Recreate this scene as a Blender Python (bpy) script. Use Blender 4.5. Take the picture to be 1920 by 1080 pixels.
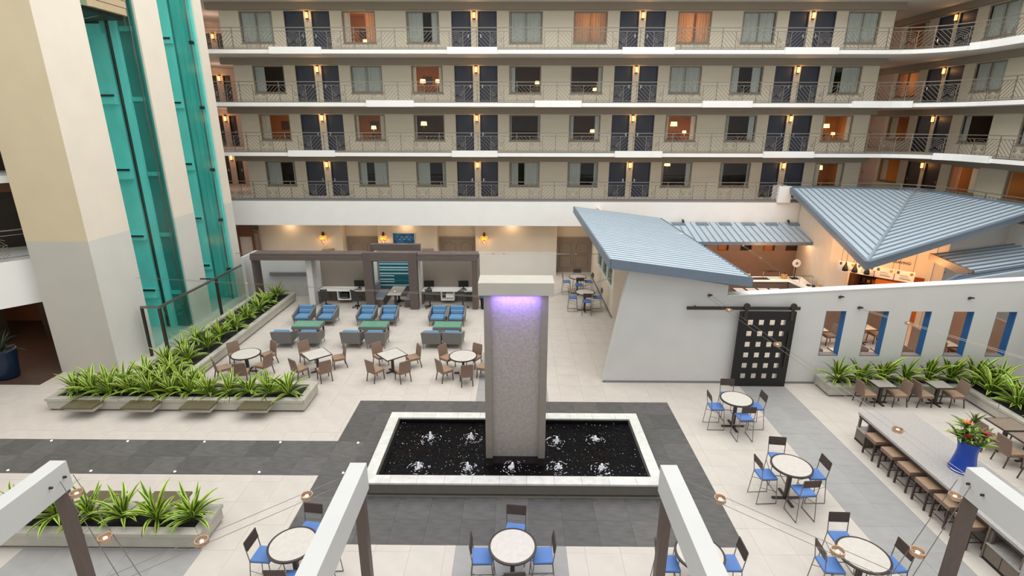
import bpy, math, random
from mathutils import Vector, Matrix
random.seed(7)
C = bpy.context.scene
R = math.radians
PI = math.pi
for o in list(bpy.data.objects): bpy.data.objects.remove(o, do_unlink=True)
COL = C.collection

# ------------------------------------------------------------------ camera
cd = bpy.data.cameras.new('camera'); cam = bpy.data.objects.new('camera', cd); COL.objects.link(cam)
cd.sensor_width = 36; cd.lens = 984.75/1920*36; cd.clip_start = .1; cd.clip_end = 300
pi_, ya_, ro_ = R(17.36), R(-0.476), R(0.1195)
fw = Vector((math.sin(ya_)*math.cos(pi_), math.cos(ya_)*math.cos(pi_), -math.sin(pi_)))
rt = Vector((math.cos(ya_), -math.sin(ya_), 0)); up = rt.cross(fw)
r2 = rt*math.cos(ro_)+up*math.sin(ro_); u2 = up*math.cos(ro_)-rt*math.sin(ro_)
cam.matrix_world = Matrix(((r2.x, u2.x, -fw.x, 0), (r2.y, u2.y, -fw.y, 0), (r2.z, u2.z, -fw.z, 9.3), (0, 0, 0, 1)))
C.camera = cam
# ------------------------------------------------------------------ world, skylight, exposure
w = bpy.data.worlds.new('world'); C.world = w; w.use_nodes = True
bg = w.node_tree.nodes['Background']; bg.inputs[0].default_value = (1, 1, .985, 1); bg.inputs[1].default_value = .90
sl = bpy.data.lights.new('skylight', 'AREA'); sl.shape = 'RECTANGLE'; sl.size = 40; sl.size_y = 30; sl.energy = 9600; sl.color = (1, 1, .985)
so = bpy.data.objects.new('skylight', sl); so.location = (3, 17.5, 27); COL.objects.link(so)
C.view_settings.view_transform = 'Standard'; C.view_settings.look = 'None'
C.view_settings.exposure = 0.0; C.view_settings.gamma = 1; C.view_settings.use_curve_mapping = False
C.cycles.max_bounces = 6; C.cycles.diffuse_bounces = 3; C.cycles.glossy_bounces = 3; C.cycles.transmission_bounces = 4
C.cycles.transparent_max_bounces = 10; C.cycles.caustics_reflective = False; C.cycles.caustics_refractive = False
C.cycles.use_denoising = True; C.cycles.sample_clamp_indirect = 4

# ------------------------------------------------------------------ materials
def lin(c):
    return tuple(((v/255)/12.92 if v/255 <= .04045 else ((v/255+.055)/1.055)**2.4) for v in c)
MATS = {}
def mat(name, rgb, rough=.6, var=.06, scale=6, bump=0, metal=0, stretch=None, rnd=0, spec=.4, emit=0, emitc=None, wear=None):
    if name in MATS: return MATS[name]
    m = bpy.data.materials.new(name); m.use_nodes = True; MATS[name] = m
    nt = m.node_tree; N = nt.nodes; L = nt.links; b = N['Principled BSDF']
    c = lin(rgb)
    b.inputs['Roughness'].default_value = rough; b.inputs['Metallic'].default_value = metal
    b.inputs['Specular IOR Level'].default_value = spec
    if emit:
        b.inputs['Emission Color'].default_value = (*lin(emitc or rgb), 1); b.inputs['Emission Strength'].default_value = emit
    tc = N.new('ShaderNodeTexCoord'); mp = N.new('ShaderNodeMapping'); L.new(tc.outputs['Object'], mp.inputs[0])
    if stretch: mp.inputs['Scale'].default_value = stretch
    nz = N.new('ShaderNodeTexNoise'); nz.inputs['Scale'].default_value = scale; nz.inputs['Detail'].default_value = 5
    L.new(mp.outputs[0], nz.inputs[0])
    cr = N.new('ShaderNodeMapRange'); cr.inputs['From Min'].default_value = .3; cr.inputs['From Max'].default_value = .7
    cr.inputs['To Min'].default_value = 1-var; cr.inputs['To Max'].default_value = 1+var
    L.new(nz.outputs['Fac'], cr.inputs['Value'])
    mx = N.new('ShaderNodeVectorMath'); mx.operation = 'SCALE'; mx.inputs[0].default_value = c
    fac = cr.outputs[0]
    if rnd:
        oi = N.new('ShaderNodeObjectInfo'); m2 = N.new('ShaderNodeMapRange')
        m2.inputs['To Min'].default_value = 1-rnd; m2.inputs['To Max'].default_value = 1+rnd
        L.new(oi.outputs['Random'], m2.inputs['Value'])
        mu = N.new('ShaderNodeMath'); mu.operation = 'MULTIPLY'; L.new(fac, mu.inputs[0]); L.new(m2.outputs[0], mu.inputs[1]); fac = mu.outputs[0]
    L.new(fac, mx.inputs['Scale']); L.new(mx.outputs[0], b.inputs['Base Color'])
    if bump:
        bp = N.new('ShaderNodeBump'); bp.inputs['Strength'].default_value = bump; bp.inputs['Distance'].default_value = .02
        L.new(nz.outputs['Fac'], bp.inputs['Height']); L.new(bp.outputs[0], b.inputs['Normal'])
    return m
def twotone(name, lo, hi, zc, rough=.7):
    """wall painted in two colours, the joint at height zc (object origin on the floor)"""
    m = mat(name, (128, 128, 128), rough, .025, 1.2)
    nt = m.node_tree; N = nt.nodes; L = nt.links; b = N['Principled BSDF']
    vm = [n for n in N if n.type == 'VECT_MATH'][0]; tc = [n for n in N if n.type == 'TEX_COORD'][0]
    sp = N.new('ShaderNodeSeparateXYZ'); L.new(tc.outputs['Object'], sp.inputs[0])
    gt = N.new('ShaderNodeMapRange'); gt.inputs['From Min'].default_value = zc-.02; gt.inputs['From Max'].default_value = zc+.02
    L.new(sp.outputs[2], gt.inputs['Value'])
    mx = N.new('ShaderNodeMix'); mx.data_type = 'RGBA'; L.new(gt.outputs[0], mx.inputs[0])
    mx.inputs[6].default_value = (*lin(lo), 1); mx.inputs[7].default_value = (*lin(hi), 1)
    L.new(mx.outputs[2], vm.inputs[0])
    return m
def glass(name, tint, refl=.03, rough=.03):
    m = bpy.data.materials.new(name); m.use_nodes = True; MATS[name] = m
    nt = m.node_tree; N = nt.nodes; L = nt.links
    for n in list(N):
        if n.type == 'BSDF_PRINCIPLED': N.remove(n)
    out = N['Material Output']; tr = N.new('ShaderNodeBsdfTransparent'); tr.inputs[0].default_value = (*lin(tint), 1)
    gl = N.new('ShaderNodeBsdfGlossy'); gl.inputs['Roughness'].default_value = rough
    lw = N.new('ShaderNodeLayerWeight'); lw.inputs[0].default_value = .5
    pw = N.new('ShaderNodeMath'); pw.operation = 'POWER'; L.new(lw.outputs['Facing'], pw.inputs[0]); pw.inputs[1].default_value = 4
    fr = N.new('ShaderNodeMath'); fr.operation = 'MULTIPLY_ADD'; L.new(pw.outputs[0], fr.inputs[0]); fr.inputs[1].default_value = .6; fr.inputs[2].default_value = refl
    mx = N.new('ShaderNodeMixShader'); L.new(fr.outputs[0], mx.inputs[0]); L.new(tr.outputs[0], mx.inputs[1]); L.new(gl.outputs[0], mx.inputs[2])
    L.new(mx.outputs[0], out.inputs[0]); return m
def emis(name, rgb, s): return mat(name, rgb, .5, 0, 1, emit=s)

BEAMW = mat('pergola_white', (194, 194, 192), .6, .02, 1.5)
WHITE = mat('white_paint', (234, 233, 229), .6, .02, 1.5)
WALLW = mat('restaurant_plaster', (202, 201, 198), .7, .025, 1.3)
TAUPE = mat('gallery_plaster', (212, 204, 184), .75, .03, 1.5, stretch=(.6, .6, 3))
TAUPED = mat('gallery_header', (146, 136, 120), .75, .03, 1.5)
SOFFIT = mat('gallery_soffit', (208, 202, 194), .8, .02, 1)
WINGP = mat('recess_plaster', (214, 190, 176), .75, .02, 1)
FRAME = mat('window_frame_paint', (140, 130, 112), .5, .03, 4)
BLUE = mat('blue_door_paint', (54, 62, 76), .45, .04, 3)
DARKDOOR = mat('dark_door_wood', (62, 52, 48), .5, .08, 5, stretch=(4, 4, .6))
PINKDOOR = mat('pale_door_paint', (205, 186, 176), .5, .03, 3)
METAL = mat('rail_metal', (130, 123, 113), .4, .05, 8, metal=.5)
STEEL = mat('chair_steel', (132, 126, 120), .3, .05, 9, metal=.8)
CHROME = mat('chrome', (190, 190, 190), .2, .02, 9, metal=1)
DARKM = mat('dark_metal', (58, 52, 48), .45, .06, 8, metal=.3)
CURT = mat('curtain_fabric', (222, 226, 220), .85, .06, 9, stretch=(6, 6, .3))
CURTO = mat('lamplit_curtain_fabric', (226, 196, 166), .85, .06, 9, stretch=(6, 6, .3))  # glow of the room lamp behind is tinted into the cloth colour
for m_, c_ in ((CURT, (222, 226, 220)), (CURTO, (230, 180, 130))):      # sheer cloth lets lamp light through
    nt = m_.node_tree; N = nt.nodes; L = nt.links; tl = N.new('ShaderNodeBsdfTranslucent'); tl.inputs[0].default_value = (*lin(c_), 1)
    mx = N.new('ShaderNodeMixShader'); mx.inputs[0].default_value = .3 if m_ is CURT else .5
    L.new(N['Principled BSDF'].outputs[0], mx.inputs[1]); L.new(tl.outputs[0], mx.inputs[2]); L.new(mx.outputs[0], N['Material Output'].inputs[0])
BEIGE = mat('beige_floor_stone', (195, 187, 178), .42, .05, 2.2, rnd=.02)
DARKT = mat('dark_floor_slate', (88, 86, 84), .45, .18, 3, rnd=.15, stretch=(1, 2.5, 1))
GREYT = mat('grey_floor_stone', (152, 151, 149), .45, .06, 2.5, rnd=.05, stretch=(1, 2, 1))
GROUT = mat('floor_grout', (172, 165, 155), .8, .04, 5)
CARPET = mat('lobby_dark_floor', (70, 52, 42), .7, .1, 4)
PLANT_L = mat('planter_stone', (176, 172, 160), .7, .07, 3)
COPE = mat('pale_marble', (206, 205, 198), .5, .10, 5, rnd=.05)
PLINTH = mat('basin_stone', (108, 104, 96), .5, .06, 4, rnd=.03)
BLACKT = mat('black_pool_tile', (22, 22, 24), .3, .2, 10)
SOIL = mat('dark_bark', (38, 37, 38), .9, .5, 40, bump=.6)
BENCH = mat('olive_stone', (98, 90, 68), .35, .1, 4)
LEAFD = mat('leaf_dark_green', (52, 86, 32), .4, .18, 6, rnd=.2)
LEAFL = mat('leaf_yellow_green', (168, 190, 70), .4, .12, 6, rnd=.15)
LEAFP = mat('leaf_shade_green', (50, 66, 44), .5, .2, 6)
ROOF = mat('blue_grey_roof_metal', (172, 184, 193), .5, .04, 2.5, rnd=.03)
ROOFE = mat('roof_edge_metal', (104, 118, 132), .45, .05, 3)
ROOFS = mat('roof_seam_metal', (132, 146, 156), .45, .05, 3)
DWOOD = mat('dark_zebra_wood', (98, 86, 82), .5, .22, 5, stretch=(.4, .4, 12))
DWOODV = mat('dark_zebra_wood_upright', (94, 82, 78), .5, .22, 5, stretch=(12, 12, .4))
POSTW = mat('post_wood', (92, 80, 74), .5, .1, 5, stretch=(6, 6, .5))
WICK = mat('brown_wicker', (130, 108, 94), .6, .22, 60, bump=.5)
WICKS = mat('tan_wicker', (154, 128, 104), .6, .18, 60, bump=.4)
WICKG = mat('grey_wicker', (112, 110, 108), .6, .2, 50, bump=.5)
BROWNM = mat('brown_leg_metal', (72, 56, 48), .45, .05, 8)
CUSH = mat('blue_cushion', (94, 134, 170), .8, .06, 12)
SEATB = mat('blue_vinyl', (86, 124, 186), .5, .05, 8)
BACKD = mat('dark_chair_wood', (68, 56, 50), .5, .12, 6, stretch=(1, 1, 6))
TOPL = mat('pale_table_laminate', (196, 190, 182), .4, .06, 10)
TOPG = mat('grey_table_laminate', (150, 144, 136), .4, .1, 10, stretch=(1, 6, 1))
TOPW = mat('weathered_table_wood', (130, 114, 100), .5, .14, 6, stretch=(1, 8, 1))
RIM = mat('dark_table_rim', (56, 48, 44), .4, .05, 8)
GREENG = mat('green_glass_top', (104, 152, 130), .2, .06, 3)
GRANITE = mat('speckled_granite', (168, 164, 160), .35, .16, 26, stretch=(1, 1, 1))
GWOOD = mat('grey_brown_wood', (112, 102, 92), .5, .14, 6, stretch=(8, 8, .6))
COLM = mat('brushed_column_metal', (166, 158, 152), .42, .12, 14, bump=.3, metal=.2)
COLP = mat('column_pier_metal', (136, 129, 120), .45, .05, 6, metal=.1)
CAPM = mat('column_cap_stone', (178, 174, 164), .5, .03, 3)
TEAL = mat('teal_shaft_panel', (134, 228, 224), .5, .08, 2, stretch=(1, 1, .4))
TEALD = mat('teal_shaft_dark', (46, 128, 124), .5, .12, 2, stretch=(1, 1, .4))
TEALM = mat('teal_shaft_mid', (84, 190, 184), .5, .12, 2, stretch=(3, 1, .4))
BLACK = mat('near_black', (26, 26, 26), .5, .1, 5)
TANS = mat('tan_louvre', (186, 166, 134), .55, .04, 4)
COPPER = mat('copper_ring', (196, 164, 138), .35, .04, 8, metal=.6)
BLUEPOT = mat('cobalt_glaze', (22, 62, 158), .25, .06, 3)
NAVYPOT = mat('navy_glaze', (18, 36, 60), .3, .1, 3)
RBACK = mat('restaurant_brown_wall', (150, 124, 108), .8, .06, 3)
CREAM = mat('cream_plaster', (222, 208, 190), .75, .04, 2)
SHOPW = mat('orange_shop_wood', (186, 112, 52), .45, .15, 4, stretch=(1, 6, 6))
SHOPD = mat('dark_shop_shelf', (70, 46, 32), .6, .15, 5)
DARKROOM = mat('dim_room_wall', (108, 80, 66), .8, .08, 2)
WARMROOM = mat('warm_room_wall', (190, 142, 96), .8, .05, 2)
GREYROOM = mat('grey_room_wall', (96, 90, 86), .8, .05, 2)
LOBBY = mat('lobby_brown_wall', (112, 78, 54), .8, .1, 1)
LOBBYD = mat('lobby_dark_wall', (54, 46, 40), .8, .1, 1)
JAMBB = mat('blue_jamb_paint', (24, 92, 150), .5, .04, 3)
JAMBD = mat('grey_jamb_paint', (120, 118, 120), .5, .04, 3)
OFFICE = mat('office_mesh', (58, 58, 58), .7, .15, 40)
TPANEL = mat('cubicle_felt', (148, 138, 126), .85, .05, 12)
RECDOOR = mat('carved_taupe_door', (138, 124, 108), .6, .05, 6)
REDDOOR = mat('walnut_door', (124, 82, 60), .5, .12, 5, stretch=(6, 6, .6))
FOAM = mat('water_foam', (240, 240, 245), .5, .05, 30, spec=.2)
COIN = mat('copper_coins', (150, 96, 48), .4, .3, 20, metal=.6)
SEAT_G = mat('grey_booth_fabric', (132, 134, 140), .8, .06, 10)
G_CLEAR = glass('clear_glass', (246, 250, 248)); G_TEAL = glass('teal_glass', (216, 242, 238), refl=.02, rough=.2); G_RAIL = glass('rail_glass', (220, 236, 228), refl=.05)
E_SCONCE = emis('sconce_glow', (255, 182, 100), 3); E_LAMP = emis('lampshade_glow', (255, 206, 136), 3)
E_AMBER = emis('amber_glass_glow', (226, 138, 52), 1.1); E_WHITE = emis('bulb_glow', (255, 232, 205), 12)
E_RING = emis('ring_bulb_glow', (255, 226, 195), 1.3)

# ------------------------------------------------------------------ mesh helper
class MB:
    def __init__(s): s.v = []; s.f = []; s.m = []; s.cur = 0
    def q(s, *p):
        n = len(s.v); s.v += [tuple(a) for a in p]; s.f.append(tuple(range(n, n+len(p)))); s.m.append(s.cur); return s
    def hexa(s, p):
        n = len(s.v); s.v += [tuple(a) for a in p]
        for f in ((0, 3, 2, 1), (4, 5, 6, 7), (0, 1, 5, 4), (1, 2, 6, 5), (2, 3, 7, 6), (3, 0, 4, 7)):
            s.f.append(tuple(n+i for i in f)); s.m.append(s.cur)
        return s
    def box(s, x0, y0, z0, x1, y1, z1):
        if x0 > x1: x0, x1 = x1, x0
        if y0 > y1: y0, y1 = y1, y0
        if z0 > z1: z0, z1 = z1, z0
        return s.hexa([(x0, y0, z0), (x1, y0, z0), (x1, y1, z0), (x0, y1, z0), (x0, y0, z1), (x1, y0, z1), (x1, y1, z1), (x0, y1, z1)])
    def obox(s, c, d, M=None):
        M = M or Matrix(); c = Vector(c)
        return s.hexa([c+M@Vector((d[0]*a/2, d[1]*b/2, d[2]*e/2)) for e in (-1, 1) for a, b in ((-1, -1), (1, -1), (1, 1), (-1, 1))])
    def bar(s, p, q, w, h, upv=(0, 0, 1)):
        p = Vector(p); q = Vector(q); d = (q-p).normalized(); u = Vector(upv)
        if abs(d.dot(u)) > .98: u = Vector((0, 1, 0))
        x = d.cross(u).normalized(); y = x.cross(d)
        return s.hexa([p-x*w/2-y*h/2, p+x*w/2-y*h/2, q+x*w/2-y*h/2, q-x*w/2-y*h/2, p-x*w/2+y*h/2, p+x*w/2+y*h/2, q+x*w/2+y*h/2, q-x*w/2+y*h/2])
    def tube(s, pts, r, n=6, closed=False, taper=None):
        pts = [Vector(p) for p in pts]; base = len(s.v); k = len(pts)
        for i, p in enumerate(pts):
            a = pts[(i-1) % k] if (i or closed) else p; b = pts[(i+1) % k] if (i < k-1 or closed) else p
            d = (b-a).normalized(); u = Vector((0, 0, 1)) if abs(d.z) < .95 else Vector((0, 1, 0))
            x = d.cross(u).normalized(); y = x.cross(d); rr = r*(taper[i] if taper else 1)
            for j in range(n):
                t = 2*PI*j/n; s.v.append(tuple(p+x*rr*math.cos(t)+y*rr*math.sin(t)))
        for i in range(k if closed else k-1):
            for j in range(n):
                a = base+i*n+j; b = base+i*n+(j+1) % n; c2 = base+((i+1) % k)*n+(j+1) % n; d2 = base+((i+1) % k)*n+j
                s.f.append((a, b, c2, d2)); s.m.append(s.cur)
        if not closed:
            s.f.append(tuple(base+j for j in reversed(range(n)))); s.m.append(s.cur)
            s.f.append(tuple(base+(k-1)*n+j for j in range(n))); s.m.append(s.cur)
        return s
    def lathe(s, prof, n=24, c=(0, 0), cap=True):
        base = len(s.v); k = len(prof)
        for r, z in prof:
            for j in range(n):
                t = 2*PI*j/n; s.v.append((c[0]+r*math.cos(t), c[1]+r*math.sin(t), z))
        for i in range(k-1):
            for j in range(n):
                s.f.append((base+i*n+j, base+i*n+(j+1) % n, base+(i+1)*n+(j+1) % n, base+(i+1)*n+j)); s.m.append(s.cur)
        if cap:
            s.f.append(tuple(base+j for j in reversed(range(n)))); s.m.append(s.cur)
            s.f.append(tuple(base+(k-1)*n+j for j in range(n))); s.m.append(s.cur)
        return s
    def prism(s, poly, z0, z1):
        n = len(poly); b = len(s.v)
        s.v += [(x, y, z0) for x, y in poly]+[(x, y, z1) for x, y in poly]
        s.f.append(tuple(b+i for i in reversed(range(n)))); s.m.append(s.cur)
        s.f.append(tuple(b+n+i for i in range(n))); s.m.append(s.cur)
        for i in range(n):
            j = (i+1) % n; s.f.append((b+i, b+j, b+n+j, b+n+i)); s.m.append(s.cur)
        return s
    def prismY(s, poly, y0, y1):
        n = len(poly); b = len(s.v)
        s.v += [(x, y0, z) for x, z in poly]+[(x, y1, z) for x, z in poly]
        s.f.append(tuple(b+i for i in range(n))); s.m.append(s.cur)
        s.f.append(tuple(b+n+i for i in reversed(range(n)))); s.m.append(s.cur)
        for i in range(n):
            j = (i+1) % n; s.f.append((b+j, b+i, b+n+i, b+n+j)); s.m.append(s.cur)
        return s
    def cushion(s, c, d, M=None, r=.25):
        """soft box: chamfered all round"""
        M = M or Matrix(); c = Vector(c); b = len(s.v); x, y, z = d[0]/2, d[1]/2, d[2]/2; i = min(x, y, z)*2*r
        rings = [(x-i, y-i, -z), (x, y, -z+i), (x, y, z-i), (x-i, y-i, z)]
        for rx, ry, rz in rings:
            k = i*.7
            for px, py in ((-rx+k, -ry), (rx-k, -ry), (rx, -ry+k), (rx, ry-k), (rx-k, ry), (-rx+k, ry), (-rx, ry-k), (-rx, -ry+k)):
                s.v.append(tuple(c+M@Vector((px, py, rz))))
        for a in range(3):
            for j in range(8):
                s.f.append((b+a*8+j, b+a*8+(j+1) % 8, b+a*8+8+(j+1) % 8, b+a*8+8+j)); s.m.append(s.cur)
        s.f.append(tuple(b+j for j in reversed(range(8)))); s.m.append(s.cur)
        s.f.append(tuple(b+24+j for j in range(8))); s.m.append(s.cur)
        return s
    def mesh(s, name, mats, smooth=False):
        me = bpy.data.meshes.new(name); me.from_pydata(s.v, [], s.f)
        for m in (mats if isinstance(mats, (list, tuple)) else [mats]): me.materials.append(m)
        if any(s.m): me.polygons.foreach_set('material_index', s.m)
        if smooth: me.polygons.foreach_set('use_smooth', [True]*len(me.polygons))
        me.update(); return me
    def build(s, name, mats, parent=None, loc=(0, 0, 0), rot=(0, 0, 0), smooth=False):
        return link(name, s.mesh(name, mats, smooth), parent, loc, rot)
def link(name, data, parent=None, loc=(0, 0, 0), rot=(0, 0, 0)):
    o = bpy.data.objects.new(name, data); COL.objects.link(o); o.location = loc; o.rotation_euler = rot
    if parent: o.parent = parent
    return o
def tag(o, label=None, cat=None, group=None, kind=None):
    if label: o['label'] = label
    if cat: o['category'] = cat
    if group: o['group'] = group
    if kind: o['kind'] = kind
    return o
def thing(name, label, cat, loc=(0, 0, 0), rz=0, group=None):
    return tag(link(name, None, None, loc, (0, 0, rz)), label, cat, group)
def struct(name, label=None, loc=(0, 0, 0)):
    return tag(link(name, None, None, loc), label, None, None, 'structure')
KIDS = {}
def dup(root, loc, rz, label, group=None, name=None):
    r = root.copy(); COL.objects.link(r); r.location = loc; r.rotation_euler = (0, 0, rz); r['label'] = label
    if group: r['group'] = group
    kids = KIDS.get(root.name)
    if kids is None: kids = KIDS[root.name] = [(c, list(c.children)) for c in root.children]
    for c, sub in kids:
        k = c.copy(); COL.objects.link(k); k.parent = r
        for g in sub:
            h = g.copy(); COL.objects.link(h); h.parent = k
    return r
def lamp(name, loc, power, col, size=.1, kind='POINT', rot=(0, 0, 0)):
    l = bpy.data.lights.new(name, kind); l.energy = power; l.color = col
    if kind == 'AREA': l.shape = 'RECTANGLE'; l.size, l.size_y = size
    else: l.shadow_soft_size = size
    o = bpy.data.objects.new(name, l); COL.objects.link(o); o.location = loc; o.rotation_euler = rot; return o
ORD = ['first', 'second', 'third', 'fourth', 'fifth', 'sixth', 'seventh', 'eighth', 'ninth', 'tenth', 'eleventh', 'twelfth', 'thirteenth', 'fourteenth', 'fifteenth', 'sixteenth', 'seventeenth', 'eighteenth']

# ================================================================== SETTING
# ------------------------------------------------------------------ floor
floor = struct('floor', 'hotel atrium floor of beige, grey and dark stone tiles')
MB().box(-40, -2, -.3, 45, 60, -.022).build('screed', GROUT, floor)
BAS = (-3.97, 11.46, 3.85, 14.92)
def sub(r, h):
    x0, y0, x1, y1 = r; a0, b0, a1, b1 = h
    if a0 >= x1 or a1 <= x0 or b0 >= y1 or b1 <= y0: return [r]
    o = []
    if a0 > x0: o.append((x0, y0, a0, y1)); x0 = a0
    if a1 < x1: o.append((a1, y0, x1, y1)); x1 = a1
    if b0 > y0: o.append((x0, y0, x1, b0))
    if b1 < y1: o.append((x0, b1, x1, y1))
    return o
def cells(reg, n, m, holes=()):
    x0, y0, x1, y1 = reg; o = []
    for i in range(n):
        for j in range(m):
            c = [(x0+(x1-x0)*i/n, y0+(y1-y0)*j/m, x0+(x1-x0)*(i+1)/n, y0+(y1-y0)*(j+1)/m)]
            for h in holes: c = [p for q in c for p in sub(q, h)]
            o += c
    return [c for c in o if c[2]-c[0] > .03 and c[3]-c[1] > .03]
DREG = [((-5.45, 9.8, 5.3, 16.4), 13, 8), ((-22, 12.28, -5.45, 13.93), 20, 2)]
GREG = [((8.32, 6.5, 10.0, 17.72), 2, 14), ((-11.25, 7.2, -7.14, 9.6), 5, 3), ((-1.36, 7.2, 1.17, 9.8), 3, 3), ((-1.4, 16.4, 1.15, 20.5), 3, 5)]
dark = [c for r, n, m in DREG for c in cells(r, n, m, [BAS])]
grey = [c for r, n, m in GREG for c in cells(r, n, m)]
LOBF = (-34, 17.4, -17.7, 30)
hol = [r[0] for r in DREG]+[r[0] for r in GREG]+[BAS, LOBF]
beige = cells((-22.4, 6.4, 25.6, 34.4), 60, 35, hol)
def tiles(lst, name, m, lim=300):
    def key(c):
        x, y = (c[0]+c[2])/2, (c[1]+c[3])/2; d = math.hypot(y, 9.3)
        vis = abs(x) < 1.02*(y*.954+9.3*.298)+.5 and y > 8.0
        return (0 if vis else 1, y+abs(x)*.15)
    lst = sorted(lst, key=key); rest = MB(); share = {}
    for i, c in enumerate(lst):
        g = .0015; dz = random.uniform(-.002, .002); w, h = round(c[2]-c[0]-2*g, 3), round(c[3]-c[1]-2*g, 3)
        if i < lim:
            if (w, h) not in share: share[(w, h)] = MB().box(0, 0, -.022, w, h, 0).mesh(name, m)
            link(name, share[(w, h)], floor, (c[0]+g, c[1]+g, dz))
        else: rest.box(c[0]+g, c[1]+g, -.022, c[2]-g, c[3]-g, dz)
    if rest.v: tag(rest.build(name+'s', m, floor), kind='stuff')
tiles(beige, 'beige_tile', BEIGE); tiles(dark, 'dark_tile', DARKT); tiles(grey, 'grey_tile', GREYT)
MB().box(-34, 17.4, -.022, -17.7, 30, .0).build('lobby_carpet', CARPET, floor)

# ------------------------------------------------------------------ galleries: paths, slabs, walls
LV = [4.88, 7.67, 10.43, 13.2]; TOP = 15.95
LNAME = ['lowest', 'second', 'third', 'top']
def arc(cx, cy, r, a0, a1, n): return [(cx+r*math.cos(a0+(a1-a0)*i/n), cy+r*math.sin(a0+(a1-a0)*i/n)) for i in range(n+1)]
FRONT = [(-27, 31.6)]+arc(20.6, 28.4, 3.2, PI/2, 0, 10)+[(23.8, 14)]
def offs(path, d):
    o = []
    for i, p in enumerate(path):
        a = Vector(path[max(i-1, 0)]); b = Vector(path[min(i+1, len(path)-1)]); t = (b-a).normalized(); o.append((p[0]-t.y*d, p[1]+t.x*d))
    return o
BACKP = [(31, 14), (31, 44), (-27, 44)]
for i, z in enumerate(LV):
    if i:
        MBs = MB().prism(FRONT+BACKP, z-.2, z)
        s = MBs.build('slab_%d' % (i+1), [SOFFIT], None); tag(s, 'gallery floor slab, %s gallery level' % LNAME[i], kind='structure')
        f = MB(); P2 = offs(FRONT, -.03); P1 = offs(FRONT, .03)
        for k in range(len(FRONT)-1):
            f.hexa([(*P2[k], z-.2), (*P2[k+1], z-.2), (*P1[k+1], z-.2), (*P1[k], z-.2), (*P2[k], z+.005), (*P2[k+1], z+.005), (*P1[k+1], z+.005), (*P1[k], z+.005)])
        fas = f.build('trim_%d' % i, WHITE); tag(fas, 'white slab edge of the %s gallery' % LNAME[i], kind='structure')
    else:
        s = MB().prism(offs(FRONT, .05)+BACKP, 3.4, z).build('slab_1', [SOFFIT]); tag(s, 'gallery floor slab over the ground floor', kind='structure')
        f = MB(); P2 = offs(FRONT, -.03); P1 = offs(FRONT, .06)
        for k in range(len(FRONT)-1):
            f.hexa([(*P2[k], 3.38), (*P2[k+1], 3.38), (*P1[k+1], 3.38), (*P1[k], 3.38), (*P2[k], z-.05), (*P2[k+1], z-.05), (*P1[k+1], z-.05), (*P1[k], z-.05)])
        fas = f.build('trim_0', WHITE); tag(fas, 'broad white parapet band above the ground floor', kind='structure')
    # grey kerb under the railing
    k_ = MB(); A = offs(FRONT, .01); B = offs(FRONT, .22); hk = .06 if i else .1
    for k in range(len(FRONT)-1):
        k_.hexa([(*A[k], z), (*A[k+1], z), (*B[k+1], z), (*B[k], z), (*A[k], z+hk), (*A[k+1], z+hk), (*B[k+1], z+hk), (*B[k], z+hk)])
    k_.build('kerb', METAL if i else JAMBD, s)
tag(MB().prism(FRONT+BACKP, TOP, TOP+.4).build('ceiling', SOFFIT), 'soffit over the top gallery', kind='structure')
# white ledge boxes on the slab edges
BOXES = {3: [(-13.72, -10.84), (-3.87, -1.11), (5.79, 8.65), (14.68, 17.61)], 2: [(-8.56, -5.86), (1.01, 3.65), (10.48, 13.28), (18.9, 21.4)], 1: [(-13.34, -10.63), (-3.78, -1.12), (5.7, 8.44), (14.3, 17.2)]}
for lv, l in BOXES.items():
    for k, (a, b) in enumerate(l):
        z = LV[lv]; y0 = 31.46; m = MB().box(a, y0, z-.22, b, 31.62, z+.13)
        if lv == 2 and k == 3:
            m = MB(); pp = [(18.9, 31.6)]+[p for p in FRONT[1:] if p[0] < 22.4]; A = offs(pp, -.14); B = offs(pp, .02)
            for q in range(len(pp)-1): m.hexa([(*A[q], z-.22), (*A[q+1], z-.22), (*B[q+1], z-.22), (*B[q], z-.22), (*A[q], z+.13), (*A[q+1], z+.13), (*B[q+1], z+.13), (*B[q], z+.13)])
        tag(m.build('ledge_box', WHITE), 'white ledge box on the %s gallery edge, %s from the left' % (LNAME[lv], ORD[k]), 'ledge box', 'white ledge boxes on the gallery edges')
for lv, a, b in ((3, 30.0, 24.5), (1, 30.4, 27.3)):
    z = LV[lv]; pp = [p for p in FRONT if p[1] < a and p[0] > 23][:-1]+[(23.8, b)]; A = offs(pp, -.14); B = offs(pp, .02); m = MB()
    for q in range(len(pp)-1): m.hexa([(*A[q], z-.22), (*A[q+1], z-.22), (*B[q+1], z-.22), (*B[q], z-.22), (*A[q], z+.13), (*A[q+1], z+.13), (*B[q+1], z+.13), (*B[q], z+.13)])
    tag(m.build('ledge_box', WHITE), 'white ledge box on the curved right wing, %s gallery' % LNAME[lv], 'ledge box', 'white ledge boxes on the gallery edges')

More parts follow.
